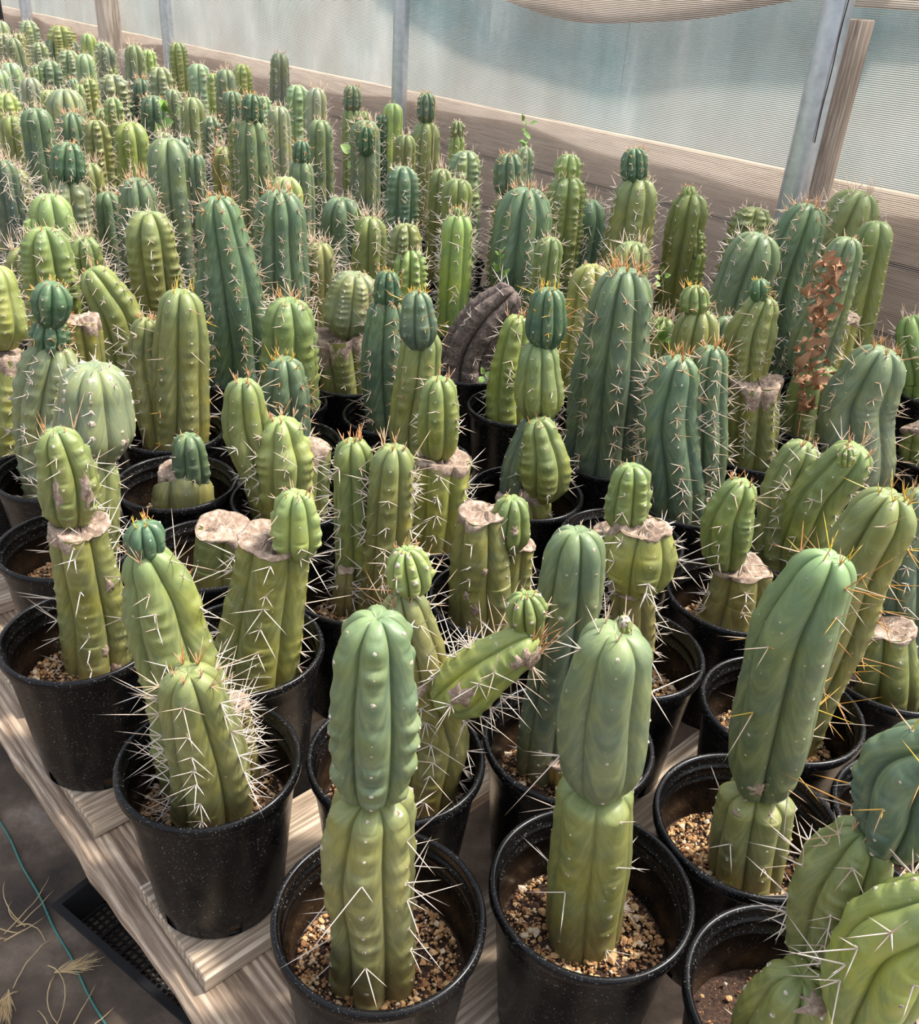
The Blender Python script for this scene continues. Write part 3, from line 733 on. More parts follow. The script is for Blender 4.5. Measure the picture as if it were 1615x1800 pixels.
K('stub with ragged tan cut top carrying a scarred green pup, beside the plank end', (142, 1112), [
  ('g', ('x', dict(N=5, skirt=0.95, prob=0.6, per=2, sl=0.042, scar=[(0.25, 10, 0.008, 0.006), (0.1, 25, 0.012, 0.008), (0.68, 35, 0.012, 0.005)])), [(178, 1165, 108), (168, 1080, 108), (150, 990, 104), (140, 925, 98)]),
  ('g', ('p', dict(N=6, sl=0.035, prob=0.5, knob=0.08, scar=[(0.42, -30, 0.022, 0.008), (0.42, 32, 0.026, 0.007)])), [(128, 925, 66), (124, 880, 92), (116, 820, 88), (108, 754, 78)], -0.01)])
# second row
K('broken cactus with a knobby round head and a corky side branch bearing a small pup', (700, 1330), [
  ('m', ('x', dict(N=5, sl=0.036, per=5, prob=0.9, dep=0.2)), [(766, 1392, 108), (775, 1330, 112), (760, 1250, 104), (735, 1180, 88)]),
  ('m', ('s', dict(rnd=True, N=6, sl=0.034, per=3)), [(745, 1215, 80), (735, 1150, 94), (722, 1095, 92), (715, 1035, 84)]),
  ('l', ('q', dict(N=8, knob=0.1, per=1.5)), [(722, 1045, 50), (722, 1015, 76), (719, 962, 72)]),
  ('y', ('p', dict(N=5, sl=0.04, per=4, prob=0.8, dep=0.22, scar=[(0.3, -25, 0.014, 0.014), (0.8, 10, 0.014, 0.02), (0.85, 60, 0.014, 0.012)])), [(768, 1235, 70), (800, 1215, 104), (855, 1172, 100), (905, 1100, 82)], 0.03),
  ('g', ('q', dict(knob=0.07)), [(930, 1120, 44), (930, 1090, 76), (926, 1040, 70)], 0.02)])
K('tall smooth column with whitish bloom and one long amber spine at its crown', (1013, 1290), [
  ('t', ('n', dict(N=6, prob=0.12, dep=0.24, tam=0.3)), [(958, 1352, 92), (965, 1280, 100), (985, 1160, 108), (1003, 1050, 110), (1010, 928, 100)]),
  ('o', ('x', dict(N=5, prob=0.3, per=2)), [(992, 1368, 50), (990, 1350, 50), (986, 1335, 44)], 0.02)])
K('yellow bulging cactus with corky shoulder and a small green head', (1085, 1152), [
  ('m', ('x', dict(N=5, per=4, prob=0.9, sl=0.032, skirt=0.2)), [(1112, 1175, 74), (1112, 1090, 74), (1112, 1030, 76)]),
  ('y', ('x', dict(rnd=True, N=6, per=4, sl=0.036, prob=0.6, skirt=0.8, dep=0.16)), [(1112, 1048, 70), (1120, 1000, 112), (1125, 965, 116), (1132, 925, 86)]),
  ('g', ('p', dict(N=6, knob=0.07, prob=0.25)), [(1100, 935, 50), (1102, 900, 72), (1106, 860, 74), (1107, 816, 66)], -0.015)])
K('tall bright-tipped column with yellow spines leaning out behind the orange-spined cactus', (1365, 1232), [
  ('g', ('s', dict(N=6, sl=0.04, amb=0.65, per=2.5, dep=0.26)), [(1405, 1262, 110), (1430, 1190, 115), (1470, 1090, 122), (1505, 990, 120), (1543, 862, 112)])])
K('yellow-green stem with knobby pup at its cut shoulder, spines spread wide', (448, 1128), [
  ('m', ('x', dict(N=5, per=3, prob=0.5, sl=0.04, dep=0.18, skirt=0.35)), [(462, 1180, 138), (468, 1100, 136), (476, 1010, 130), (482, 950, 118)]),
  ('l', ('p', dict(N=6, knob=0.09, prob=0.5, sl=0.024)), [(522, 980, 60), (521, 940, 84), (520, 863, 72)], 0.02)])
K('broad stub with slanting tan cut face beside the wide-spined yellow-green stem', (368, 968), [
  ('m', ('x', dict(N=4, per=3, prob=0.5, sl=0.035, skirt=0.9, dep=0.2)), [(398, 1030, 105), (395, 980, 105), (398, 930, 100)])])
K('grey-green stub topped by a big pale ball with white areole dots', (118, 952), [
  ('m', ('s', dict(N=5, prob=0.5)), [(198, 960, 84), (192, 880, 80), (185, 800, 74)]),
  ('p', ('p', dict(N=8, knob=0.0, dep=0.11, wool=0.0045, prob=0.25, cap=0.85, tam=0.2, scar=[(0.25, 45, 0.012, 0.004)])), [(175, 812, 80), (170, 760, 134), (168, 710, 140), (166, 632, 118)])])
K('small dark-tipped pup on a scarred stub sunk low inside its pot', (313, 846), [
  ('g', ('x', dict(N=5, prob=0.4, per=2, skirt=0.6, dep=0.2)), [(325, 888, 96), (322, 850, 94), (306, 822, 56)]),
  ('b', ('p', dict(N=6, knob=0.06)), [(336, 864, 46), (335, 835, 60), (332, 763, 56)], 0.014)])
K('grey-green lumpy stem wearing a dark teal double head', (108, 826), [
  ('p', ('s', dict(N=7, knob=0.09, per=5, sl=0.018)), [(70, 862, 84), (72, 780, 84), (80, 690, 90), (88, 606, 92)]),
  ('d', ('h', dict(knob=0.09)), [(88, 632, 40), (88, 600, 66), (88, 560, 62)]),
  ('d', ('h', dict(N=7, knob=0.04)), [(90, 575, 46), (90, 540, 74), (90, 498, 66)], 0.012)])
K('pair of equal green fingers with bright tips and white spines', (655, 1035), [
  ('m', ('s', dict(N=6, knob=0.07, per=3.5, prob=0.75, sl=0.03)), [(632, 1062, 70), (628, 980, 76), (625, 880, 76), (621, 772, 66)], 0.0),
  ('g', ('s', dict(N=6, knob=0.08, per=3.5, prob=0.7, sl=0.03)), [(676, 1062, 70), (680, 970, 82), (686, 880, 82), (690, 782, 72)], 0.02),
  ('o', ('x', dict(N=4, prob=0.5)), [(602, 1075, 36), (604, 1030, 36), (608, 1000, 26)], 0.02)])
K('cut stub with grey dish top carrying an upright plump pup', (765, 915), [
  ('y', ('x', dict(N=6, per=4, prob=0.9, sl=0.03, skirt=0.35)), [(772, 955, 88), (774, 900, 92), (778, 830, 94), (780, 806, 92)]),
  ('g', ('p', dict(N=6, prob=0.4, sl=0.025)), [(768, 806, 54), (770, 770, 70), (770, 720, 72), (770, 664, 64)], 0.0)])
K('slim stem with white papery cut corner and a green pup at its shoulder', (858, 1052), [
  ('m', ('x', dict(N=5, per=2, prob=0.4, sl=0.03, skirt=0.5, scar=[(0.35, -10, 0.01, 0.008), (0.45, -25, 0.007, 0.007), (0.66, 10, 0.006, 0.006)])), [(838, 1098, 104), (840, 1020, 104), (846, 950, 96), (850, 902, 80)]),
  ('m', ('x', dict(N=5, per=3, prob=0.6)), [(905, 1080, 60), (915, 1010, 60), (920, 950, 56)], -0.02),
  ('g', ('p', dict(N=7, prob=0.25, scar=[(0.35, -15, 0.006, 0.006), (0.5, 15, 0.008, 0.006)])), [(892, 968, 50), (895, 935, 74), (898, 873, 64)], 0.02)])
K('cracked tan-topped stub with plump leaning pup, sharing its pot with a tall stacked cactus', (924, 868), [
  ('b', ('n', dict(N=6, dep=0.2)), [(908, 882, 70), (912, 810, 66), (930, 745, 64), (938, 722, 60)], -0.03),
  ('g', ('p', dict(N=8, dep=0.18, prob=0.25, knob=0.02)), [(946, 742, 56), (946, 700, 86), (945, 655, 90), (948, 602, 74)], -0.02),
  ('d', ('p', dict(N=8, dep=0.2, knob=0.02, prob=0.4, sl=0.025, amb=0.8)), [(958, 615, 46), (960, 580, 66), (962, 508, 58)], -0.02),
  ('m', ('x', dict(N=5, skirt=0.5, prob=0.6)), [(935, 915, 80), (925, 890, 84), (912, 864, 84)], 0.02),
  ('g', ('p', dict(N=6, knob=0.07, prob=0.3, sl=0.02)), [(950, 880, 54), (955, 840, 86), (955, 795, 82), (950, 736, 64)], 0.03)])
K('low spiny green stub almost hidden in a deep black pot', (1090, 945), [
  ('m', ('x', dict(N=5, per=5, sl=0.03)), [(1070, 972, 64), (1070, 950, 64), (1070, 928, 58)])])
K('slim segment standing on a cork-faced stub, spines fanning over bright gravel', (1290, 1036), [
  ('g', ('x', dict(N=5, per=4.5, prob=0.9, sl=0.03, skirt=0.4)), [(1288, 1080, 116), (1295, 1040, 104), (1302, 998, 92)]),
  ('g', ('p', dict(N=6, per=2.5, prob=0.5, sl=0.024)), [(1275, 1000, 60), (1276, 950, 88), (1282, 900, 86), (1292, 842, 70)], 0.0)])
K('twin green columns leaning together with split lumpy tops', (1395, 962), [
  ('g', ('s', dict(N=6, knob=0.07, sl=0.026)), [(1352, 985, 84), (1362, 920, 88), (1380, 850, 88), (1400, 776, 74)], -0.01),
  ('g', ('s', dict(N=6, knob=0.06, sl=0.026)), [(1395, 1000, 90), (1415, 930, 92), (1448, 860, 92), (1482, 778, 84)], 0.03),
  ('l', ('q', dict(prob=0.1)), [(1485, 820, 26), (1486, 805, 32), (1487, 786, 28)], 0.06)])
K('paired blue-green columns with pale grooves and many long spines', (1208, 872), [
  ('b', ('w', dict(N=6, knob=0.02, sl=0.03, dep=0.24, amb=0.4)), [(1165, 905, 96), (1164, 830, 100), (1172, 740, 98), (1186, 628, 84)], 0.02),
  ('b', ('w', dict(N=6, knob=0.02, sl=0.03, amb=0.3)), [(1236, 905, 70), (1236, 800, 76), (1238, 700, 74), (1246, 610, 62)], 0.0)])
K('straight green column on a pink-cut stub with a small dark round head', (1325, 790), [
  ('m', ('x', dict(N=6, per=5, prob=0.95, sl=0.026, skirt=0.8)), [(1315, 838, 84), (1318, 780, 84), (1324, 720, 84), (1328, 672, 84)]),
  ('m', ('p', dict(N=7, knob=0.05, prob=0.6, sl=0.02)), [(1305, 692, 66), (1312, 640, 80), (1324, 570, 76), (1332, 520, 62)], -0.03),
  ('d', ('h', dict(N=6, prob=0.3, tam=1)), [(1334, 532, 26), (1334, 515, 40), (1334, 492, 36)], -0.02)])
K('dark tall stem rising from a grey sawn-faced stub at the bench edge', (1562, 1168), [
  ('b', ('s', dict(N=6, sl=0.025)), [(1595, 1150, 70), (1592, 1080, 76), (1595, 960, 80), (1610, 860, 72)], -0.02),
  ('g', ('x', dict(N=5, prob=0.4, per=3, skirt=0.3)), [(1555, 1235, 100), (1558, 1170, 96), (1562, 1105, 84)], 0.03)], 'd')
K('bright yellow-green lit column standing behind the broad blue-green one', (1648, 690), [
  ('l', ('s', dict(knob=0.06)), [(1600, 720, 70), (1602, 660, 72), (1604, 556, 62)])])
K('pale yellow stub with white cut face beside the broad blue-green column', (1655, 800), [
  ('y', ('x', dict(N=5, knob=0.06)), [(1590, 830, 56), (1582, 790, 58), (1578, 735, 54)])])
K('large broad blue-green column with fresh yellow spines ringing its crown', (1515, 838), [
  ('t', ('s', dict(N=6, knob=0.03, sl=0.028, dep=0.22, amb=0.4)), [(1495, 860, 110), (1500, 780, 116), (1512, 700, 116), (1530, 612, 98)])])
K('short cut stub low in its pot of dark soil beside the jointed cactus', (1600, 1440), [
  ('b', ('x', dict(N=5, prob=0.5)), [(1640, 1490, 90), (1640, 1440, 90), (1645, 1400, 80)])], 'd')
# middle rows
K('dark head on a spiny grey-green column standing in a wide-open pot', (690, 728), [
  ('b', ('c', dict(N=6, sl=0.026, dep=0.24)), [(680, 748, 74), (676, 680, 76), (676, 600, 76), (678, 532, 66)]),
  ('d', ('h', dict(N=8)), [(681, 545, 30), (681, 520, 48), (681, 478, 44)])])
K('green stem twisting up from a narrow base to a smooth blue bud', (735, 806), [
  ('g', ('n', dict(N=6, knob=0.05, amb=0.6, prob=0.35)), [(714, 800, 66), (720, 740, 70), (735, 670, 78), (742, 580, 72)], -0.01),
  ('b', ('p', dict(N=6, amb=0.8, prob=0.4, sl=0.022)), [(736, 612, 52), (734, 575, 66), (733, 514, 54)], 0.015)])
K('pale green ball perched on a pitted pinkish stub', (610, 664), [
  ('o', ('x', dict(N=6, prob=0.3, skirt=1.0)), [(612, 690, 92), (606, 640, 94), (600, 588, 90)]),
  ('p', ('q', dict(knob=0.05, dep=0.15, prob=0.2, cap=0.85)), [(612, 595, 60), (616, 560, 94), (620, 474, 82)])])
K('dead grey-brown trunk slumped sideways over a pot with clover', (820, 645), [
  ('x', ('s', dict(N=6, dep=0.42, prob=0.5, per=3, tam=0, knob=0.08, cap=0.6)), [(795, 668, 96), (822, 615, 88), (858, 556, 74), (893, 496, 52)])])
K('yellow-green wavy-edged stem beside the dead trunk', (905, 713), [
  ('y', ('s', dict(N=5, knob=0.09, prob=0.5)), [(885, 742, 66), (888, 690, 66), (895, 630, 60), (905, 556, 50)])])
K('massive dark blue-green column with starry spine clusters on straight ribs', (1072, 802), [
  ('b', ('c', dict(N=8, sl=0.03, sp=0.032, per=5)), [(1062, 832, 124), (1068, 750, 132), (1076, 650, 132), (1090, 488, 110)])])
K('twin-stemmed green cactus with plump bright shoulders beside the scarred low stub', (492, 872), [
  ('g', ('s', dict(N=6, sl=0.03, prob=0.5)), [(452, 900, 74), (440, 820, 75), (432, 740, 76), (429, 668, 66)]),
  ('l', ('s', dict(N=6, knob=0.09, sl=0.026)), [(500, 895, 90), (500, 840, 94), (500, 790, 92), (498, 735, 74)], 0.03),
  ('o', ('x', dict(N=5, skirt=1.2, per=4)), [(556, 892, 70), (562, 830, 70), (562, 775, 60)], -0.02)])
K('tall clean green column with amber spines and pale bloom', (300, 752), [
  ('g', ('n', dict(N=6, sl=0.026, amb=0.8, prob=0.35)), [(326, 782, 92), (322, 700, 92), (318, 610, 90), (318, 512, 76)]),
  ('m', ('s', dict(N=6, knob=0.06)), [(252, 780, 54), (252, 700, 60), (252, 640, 58), (255, 560, 46)], -0.03)])
K('towering blue-green column with bold vertical ribs and paired spine rows', (425, 655), [
  ('b', ('c', dict(N=7, sp=0.03)), [(428, 690, 100), (418, 600, 106), (405, 500, 106), (388, 358, 80)])])
K('short blue-green column with spread amber spines below the yellow-crowned stout one', (505, 770), [
  ('b', ('s', dict(N=6, amb=0.6, sl=0.026)), [(505, 790, 78), (504, 730, 78), (503, 680, 76), (502, 630, 66)])])
K('yellow-green stem leaning away from a tan stub', (215, 640), [
  ('g', ('s', dict(N=6, knob=0.06, sl=0.025)), [(232, 668, 70), (218, 600, 78), (200, 540, 78), (178, 472, 66)])])
K('fat yellow-green bulb with brown cut collar at the bench end', (-15, 770), [
  ('y', ('x', dict(N=6, skirt=0.6)), [(5, 775, 90), (5, 700, 92), (2, 620, 84)]),
  ('y', ('p', dict(N=7, dep=0.16, prob=0.3)), [(2, 612, 66), (-2, 560, 88), (-6, 470, 70)])])

# ------------------------------------------------------------------ cacti known by their tops
# (u, v of top, width, height above soil, colour, style, label, head) - head = (width, top v of the stem below, colour of the head)
AUTO = []
def A(u, v, wd, H, col, sty, label, head=None, lean=0, ex=(), wt=1.0): AUTO.append([u, v, wd, H, col, sty, label, head, lean, ex, wt])
A(507, 530, 88, .33, 'g', ('s', dict(tam=1.0, knob=0.06)), 'stout green column with yellow spine crown next to the towering ribbed column')
A(492, 345, 86, .42, 'b', 'c', 'dark blue-green column with orange spine tips, twin of the towering ribbed one')
A(600, 353, 68, .40, 'b', 's', 'blue-green column with white areole dots behind the pale green ball')
A(920, 343, 100, .44, 'b', 'c', 'broad blue column with white starry spines and a weed sprouting at its foot')
A(265, 378, 80, .37, 'g', ('k', dict(knob=0.08, prob=0.8, sl=0.02)), 'yellowish-green column with pale areole dots and cream spines in front of a bluer one')
A(243, 322, 70, .40, 'b', 'c', 'blue column with orange spine clusters behind the yellowish-green column')
A(300, 250, 72, .46, 't', ('n', dict(wool=0.004)), 'big pale blue column with deep grooves and round white areole dots', ex=[(343, 272, 34, 'b', 's')])
A(232, 220, 54, .44, 'y', ('s', dict(knob=0.06)), 'yellow-green column with pinkish corky crown and curved spine')
A(170, 215, 40, .43, 'o', ('k', dict(amb=0.5)), 'brownish-yellow knobby column with tan corky ribs')
A(129, 205, 50, .46, 'b', 'c', 'dark green column with orange spines at its crown, by the tan corky one')
A(65, 195, 48, .44, 'b', 's', 'smooth blue-green column flanked by a bright-tipped darker one')
A(23, 207, 38, .40, 'g', 's', 'dark green column with light green tip at the crowded bench end')
A(15, 168, 40, .42, 'y', 'k', 'golden yellow knobby column rising behind the bright-tipped dark one')
A(120, 318, 66, .36, 'p', ('k', dict(knob=0.09)), 'grey waxy lumpy column topped by a dark knobby teal head', (56, 253, 'd'), -25)
A(92, 347, 68, .34, 'l', ('s', dict(knob=0.04)), 'light yellow-green smooth dome with wide grooves beside a small knobby pup', ex=[(62, 383, 42, 'l', 'k')])
A(84, 406, 78, .35, 'g', ('k', dict(knob=0.08)), 'green bumpy dome with brown lower flank in front of the yellow-green dome')
A(8, 285, 44, .40, 'b', 'w', 'dark spiny column at the open bench end')
A(6, 345, 50, .36, 'm', 'w', 'olive spiny column below the dark one at the open bench end')
A(443, 217, 62, .46, 't', ('c', dict(N=8)), 'fat grey-green column wearing a round dark spiny head', (38, 167, 'd'), ex=[(415, 214, 28, 'm', 'k')])
A(408, 163, 31, .44, 'b', 'h', 'smooth blue egg-shaped head on a slim stem next to the round dark head')
A(463, 172, 26, .46, 'w', 'k', 'pale whitish-green column peeking out behind the round dark head')
A(490, 190, 36, .44, 'p', ('s', dict(knob=0.05)), 'grey-green column with white areoles between the fat one and the wavy pale one')
A(372, 208, 30, .40, 'b', 'k', 'dark knobby column beside the reddish dry weed')
A(338, 175, 38, .46, 'g', ('s', dict(tam=0.8)), 'bright-tipped green column with a straw spine lying on its front')
A(305, 160, 30, .42, 't', 's', 'pale blue smooth column behind the weed leaves')
A(270, 172, 42, .42, 'd', ('h', dict(rnd=False, N=8)), 'dark teal oval column with reddish spines above the weed leaves')
A(288, 235, 34, .36, 'p', 's', 'short grey-green dome just below the weed leaves')
A(325, 243, 28, .36, 'd', 'k', 'little dark knobby head behind the deep-grooved pale blue column')
A(182, 193, 28, .38, 'g', 's', 'small green column with weed shoots at its side')
A(117, 163, 58, .43, 'p', ('n', dict(N=8)), 'fat grey-blue dome with fine pale grooves')
A(87, 161, 30, .42, 'l', 's', 'light green pointed column tucked beside the fat grey-blue dome')
A(140, 150, 27, .43, 'g', 's', 'cluster of three slim green fingers of uneven height', None, -14, ex=[(129, 140, 21, 'b', 's'), (157, 140, 30, 'g', 'k')])
A(200, 136, 44, .43, 'p', ('k', dict(knob=0.2)), 'pale branching knobby cactus with rounded lobes')
A(250, 143, 34, .44, 'd', 'c', 'dark green ribbed column with spines above the teal oval one', ex=[(224, 170, 28, 'd', 'k')])
A(283, 122, 38, .48, 'p', ('k', dict(knob=0.12)), 'pale knobby column studded with white tufts')
A(313, 78, 29, .52, 'g', ('k', dict(knob=0.08)), 'slender tall column standing against the steel post past the squared wooden one')
A(350, 116, 34, .48, 'w', ('n', dict(knob=0.08)), 'whitish-blue column with a line of raised bumps')
A(375, 131, 18, .46, 'l', 'k', 'thin yellow knobby column between two blue ones')
A(397, 125, 31, .48, 't', 's', 'blue-green column with fresh light tip and a chipped side')
A(426, 116, 29, .50, 'y', ('k', dict(knob=0.08)), 'yellow-green bumpy column standing clear against the base boards')
A(491, 97, 31, .53, 't', ('s', dict(tam=0.7)), 'slender tall blue-green column standing clear against the shade cloth')
A(522, 153, 36, .48, 'w', ('n', dict(knob=0.12)), 'pale waxy column with a ladder of raised bumps')
A(556, 158, 34, .48, 'w', ('s', dict(tam=0.7)), 'pale column with soft green tip next to the ladder-bumped one')
A(563, 215, 42, .48, 't', ('s', dict(knob=0.06)), 'spiny pale blue column with yellow tip spines')
A(530, 285, 40, .42, 't', 's', 'ribbed green column with a dark knobby cap-like head', (30, 248, 'd'))
A(503, 316, 54, .40, 'l', 'n', 'glossy light green dome with wide smooth grooves')
A(618, 192, 28, .44, 'g', ('k', dict(knob=0.07)), 'slim column with pale-topped dark round head against the base boards', (31, 152, 'b'), ex=[(640, 197, 26, 'g', 'k')])
A(643, 216, 46, .47, 't', ('s', dict(knob=0.06, prob=0.8)), 'tall column carrying a dark oval head on its front', (32, 222, 'd'))
A(690, 185, 32, .46, 'l', ('n', dict()), 'light green flat-topped stem with dark knobby bud before the lone steel post', ex=[(674, 203, 28, 'd', 'k')])
A(712, 240, 34, .42, 'g', 's', 'small fresh green column behind a blue-tipped one')
A(749, 218, 46, .47, 'g', ('s', dict(knob=0.03)), 'column with dark scabby head beside the upright straw stalk', (33, 165, 'b'))
A(706, 297, 54, .40, 'b', ('k', dict(knob=0.09)), 'blue-tipped column with swollen bumps lower down')
A(817, 270, 54, .40, 'w', ('k', dict(knob=0.16)), 'pale yellowish knobby column with plump white-tufted bumps', ex=[(803, 236, 28, 'l', 'k'), (804, 214, 23, 'g', 'q')])
A(803, 318, 46, .38, 'm', 's', 'olive column with yellow crown behind the bright lime one')
A(804, 380, 52, .42, 'l', ('s', dict(per=4, prob=0.8)), 'bright lime-yellow column with a tiny green cap', (20, 365, 'g'))
A(718, 440, 58, .33, 'l', ('k', dict(knob=0.12, N=9)), 'knobby light green many-ribbed head with brown lower ribs', ex=[(712, 395, 56, 'o', 'k')])
A(895, 345, 56, .36, 'm', 's', 'column with big smooth blue-green head and orange spine tips', (50, 272, 'b'))
A(922, 262, 34, .42, 'w', ('k', dict(knob=0.08)), 'pale column with a flowering weed stalk standing behind it')
A(995, 315, 60, .42, 'g', ('k', dict(knob=0.08)), 'stout yellow-tipped green column with a knobby pale crown behind it', ex=[(998, 273, 44, 'l', 'k')])
A(1030, 355, 62, .38, 'b', ('s', dict(prob=0.9)), 'dark weathered column with scaly grey-green skin')
A(1037, 470, 72, .36, 'y', ('k', dict(knob=0.05)), 'yellow column with orange sunburnt ribs behind the massive dark one')
A(1108, 430, 66, .34, 'g', ('s', dict(N=8)), 'dense green column with close ribs beside a bigger spiny one')
A(1115, 318, 74, .42, 'g', ('s', dict(knob=0.07, prob=0.9)), 'tall column with dark head and radiating amber spines against the boards', (46, 263, 'd'))
A(1210, 345, 58, .40, 'm', ('k', dict(knob=0.06)), 'spiny olive column with a small round cap on its crown', (26, 328, 'l'), ex=[(1223, 440, 32, 'l', 'k'), (1222, 403, 32, 'l', 'q')])
A(1222, 548, 72, .34, 'm', ('n', dict(N=7)), 'grey-green column with wrinkled round head', (50, 503, 'g'))
A(1320, 370, 66, .40, 'o', ('k', dict(knob=0.2)), 'brown-tufted knobby column behind a smooth blue-green one')
A(1318, 415, 84, .40, 't', ('s', dict(tam=1.0, sl=0.024)), 'smooth blue-green column with yellow-orange crown spines', None, -35)
A(1405, 368, 84, .46, 'b', ('c', dict(N=7, knob=0.04)), 'large spiny blue-green column right before the thick steel post', None, -40)
A(1495, 342, 84, .44, 'g', ('s', dict(per=4, prob=0.9, sl=0.028)), 'green column bristling with long pale spines against the boards', None, -30)
A(1535, 394, 62, .44, 'g', ('n', dict(N=5, prob=0.05, dep=0.24)), 'smooth spineless pale green column widening towards its base by the boards', None, 22)
K('zigzag-leaning blue-green stem rising from a stubby round-shouldered base behind dry weed', (1432, 745), [
  ('g', ('n', dict(N=6)), [(1412, 770, 84), (1418, 720, 86), (1428, 640, 80)]),
  ('t', ('p', dict(N=6, knob=0.05, prob=0.6)), [(1415, 668, 60), (1432, 600, 74), (1460, 520, 68), (1482, 420, 60)], -0.01)])
A(1480, 555, 50, .28, 'y', ('x', dict(knob=0.08)), 'lime-lit stub with cut top behind the dry brown weed')
# crowded far end of the bench
A(52, 40, 32, .47, 'w', ('k', dict(knob=0.14)), 'pale whitish knobby column with a row of dark notches at the far fence post')
A(25, 70, 27, .47, 't', 's', 'slim blue-green column leaning at the far bench end', None, 20)
A(8, 62, 28, .44, 'p', 'k', 'small round knobby pale cactus at the far bench corner', ex=[(33, 60, 26, 'm', 'k')])
A(2, 40, 26, .46, 'w', 'n', 'white-striped smooth cactus tip at the far bench corner')
A(108, 50, 40, .46, 'y', ('k', dict(knob=0.18, amb=0.7)), 'tufted yellow-tipped cactus with straw-coloured crown against the boards', ex=[(94, 70, 28, 'b', 's'), (128, 74, 26, 'p', 'k')])
A(156, 62, 25, .48, 'l', 'n', 'light yellow-green slim column alone against the far boards')
A(188, 84, 30, .46, 't', ('s', dict(tam=0.7)), 'blue-green column with a small green pup before the squared wooden post', ex=[(182, 75, 28, 'p', 'k'), (196, 117, 25, 'g', 'k')])
A(122, 92, 34, .46, 'p', ('k', dict(knob=0.16)), 'pale green knobby column with many rounded lobes')
A(150, 98, 31, .46, 'w', 's', 'whitish-blue slender column with straight pale ribs')
A(236, 82, 32, .53, 't', ('s', dict(tam=0.6)), 'tall blue-green column between squared wooden post and steel post')
A(262, 90, 25, .50, 'l', ('k', dict(knob=0.18)), 'bright yellow knobby column at the boards by the steel post')
A(88, 110, 38, .44, 'b', ('k', dict(knob=0.12)), 'dark leaning column with stacked block-like segments', None, -14, ex=[(68, 116, 25, 'p', 'k')])
A(20, 114, 34, .46, 'w', ('s', dict(knob=0.05)), 'whitish-green stout column at the open far edge', None, 12)
A(0, 125, 30, .44, 'w', 's', 'pale smooth column at the very edge of the far rows')
A(70, 78, 26, .46, 'p', 'k', 'greyish bumpy column in the thick of the far rows', wt=0.08)
A(55, 140, 34, .42, 'p', 's', 'grey-green column filling the edge of the far rows', wt=0.08)
A(200, 175, 30, .38, 'm', 'k', 'low bumpy olive stem under the pale branching cactus', wt=0.08)
A(160, 290, 44, .34, 'm', 'w', 'low spiny stem below the tan corky column', wt=0.08)
A(30, 300, 40, .34, 'm', 'w', 'low spiny stem near the open bench end', wt=0.08)
A(395, 262, 44, .36, 'm', 'w', 'low weathered stem behind the reddish dry weed', wt=0.08)
A(455, 330, 44, .32, 'm', 's', 'low green stem under the fat grey-green column', wt=0.08)
A(650, 385, 52, .30, 'm', 'w', 'low spiny stem beside the weed leaves in the middle rows', wt=0.08)
A(555, 330, 44, .36, 'g', 's', 'plain green column between taller blue ones', wt=0.08)
A(775, 300, 40, .36, 'm', 's', 'low green stem behind the olive column with yellow crown', wt=0.08)
A(150, 420, 52, .30, 'm', 'w', 'low spiny green stem below the grey waxy lumpy column', wt=0.08)
A(190, 340, 40, .30, 'b', 's', 'low bluish stem in the dark gap beside the orange-tufted blue column', wt=0.08)
A(562, 430, 50, .28, 'm', 'w', 'low spiny stem between two big blue-green columns', wt=0.08)
A(965, 420, 44, .34, 'm', 's', 'green column half hidden behind the broad blue column', wt=0.08)
A(1160, 560, 50, .24, 'm', 'w', 'low spiny stem beside the massive dark column', wt=0.08)
A(1275, 560, 56, .30, 'b', 's', 'bluish stem half hidden behind the pink-cut stub column', wt=0.08)
A(140, 560, 60, .22, 'o', ('x', dict(skirt=1.2)), 'tan corky stub between the dark double head and the leaning stem', wt=0.08)
A(45, 440, 60, .26, 'o', 'w', 'brownish spiny stem at the edge below the yellow-green domes', wt=0.08)

# spread the pots so that none stand inside each other
def relax():
    E = np.array([q[1] for q in SPECS]); E0 = E.copy()
    for it in range(400):
        D = E[:, None] - E[None]; d = np.linalg.norm(D, axis=2) + np.eye(len(E)) * 9
        push = np.where(d < 0.213, (0.213 - d) * 0.25, 0)[..., None] * D / d[..., None]
        E = E + push.sum(1) + (E0 - E) * 0.012
    for q, e in zip(SPECS, E): q[1] = e
    Hs = np.arange(0.17, 0.62, 0.006)
    cand = np.array([[pl(a[0], a[1] + a[2] * 0.2, SOIL + h)[:2] for h in Hs] for a in AUTO])
    pick = np.array([int(np.argmin(abs(Hs - a[3]))) for a in AUTO])
    n = len(AUTO); r = np.random.RandomState(2)
    for sweep in range(30):
        for i in r.permutation(n):
            P = cand[i]; oth = np.concatenate([E, np.array([cand[j][pick[j]] for j in range(n) if j != i])])
            d = np.linalg.norm(P[:, None] - oth[None], axis=2)
            need = np.concatenate([np.full(len(E), 0.195), np.full(n - 1, 0.178)])
            cost = (np.clip(need - d, 0, 1) ** 1.5).sum(1) * 300 + ((Hs - AUTO[i][3]) / 0.06) ** 2 * 0.5 * AUTO[i][10] + np.clip(Hs - AUTO[i][3] - 0.07, 0, 1) * 300
            fd = (P - FO[:2]) @ FN[:2]; cost += np.clip(fd + 0.20, 0, 9) * 300
            bn = P @ BN[:2]; cost += np.clip(0.34 - bn, 0, 9) * 300
            pick[i] = int(np.argmin(cost))
    return [(cand[i][pick[i]], Hs[pick[i]]) for i in range(n)]
RES = relax()
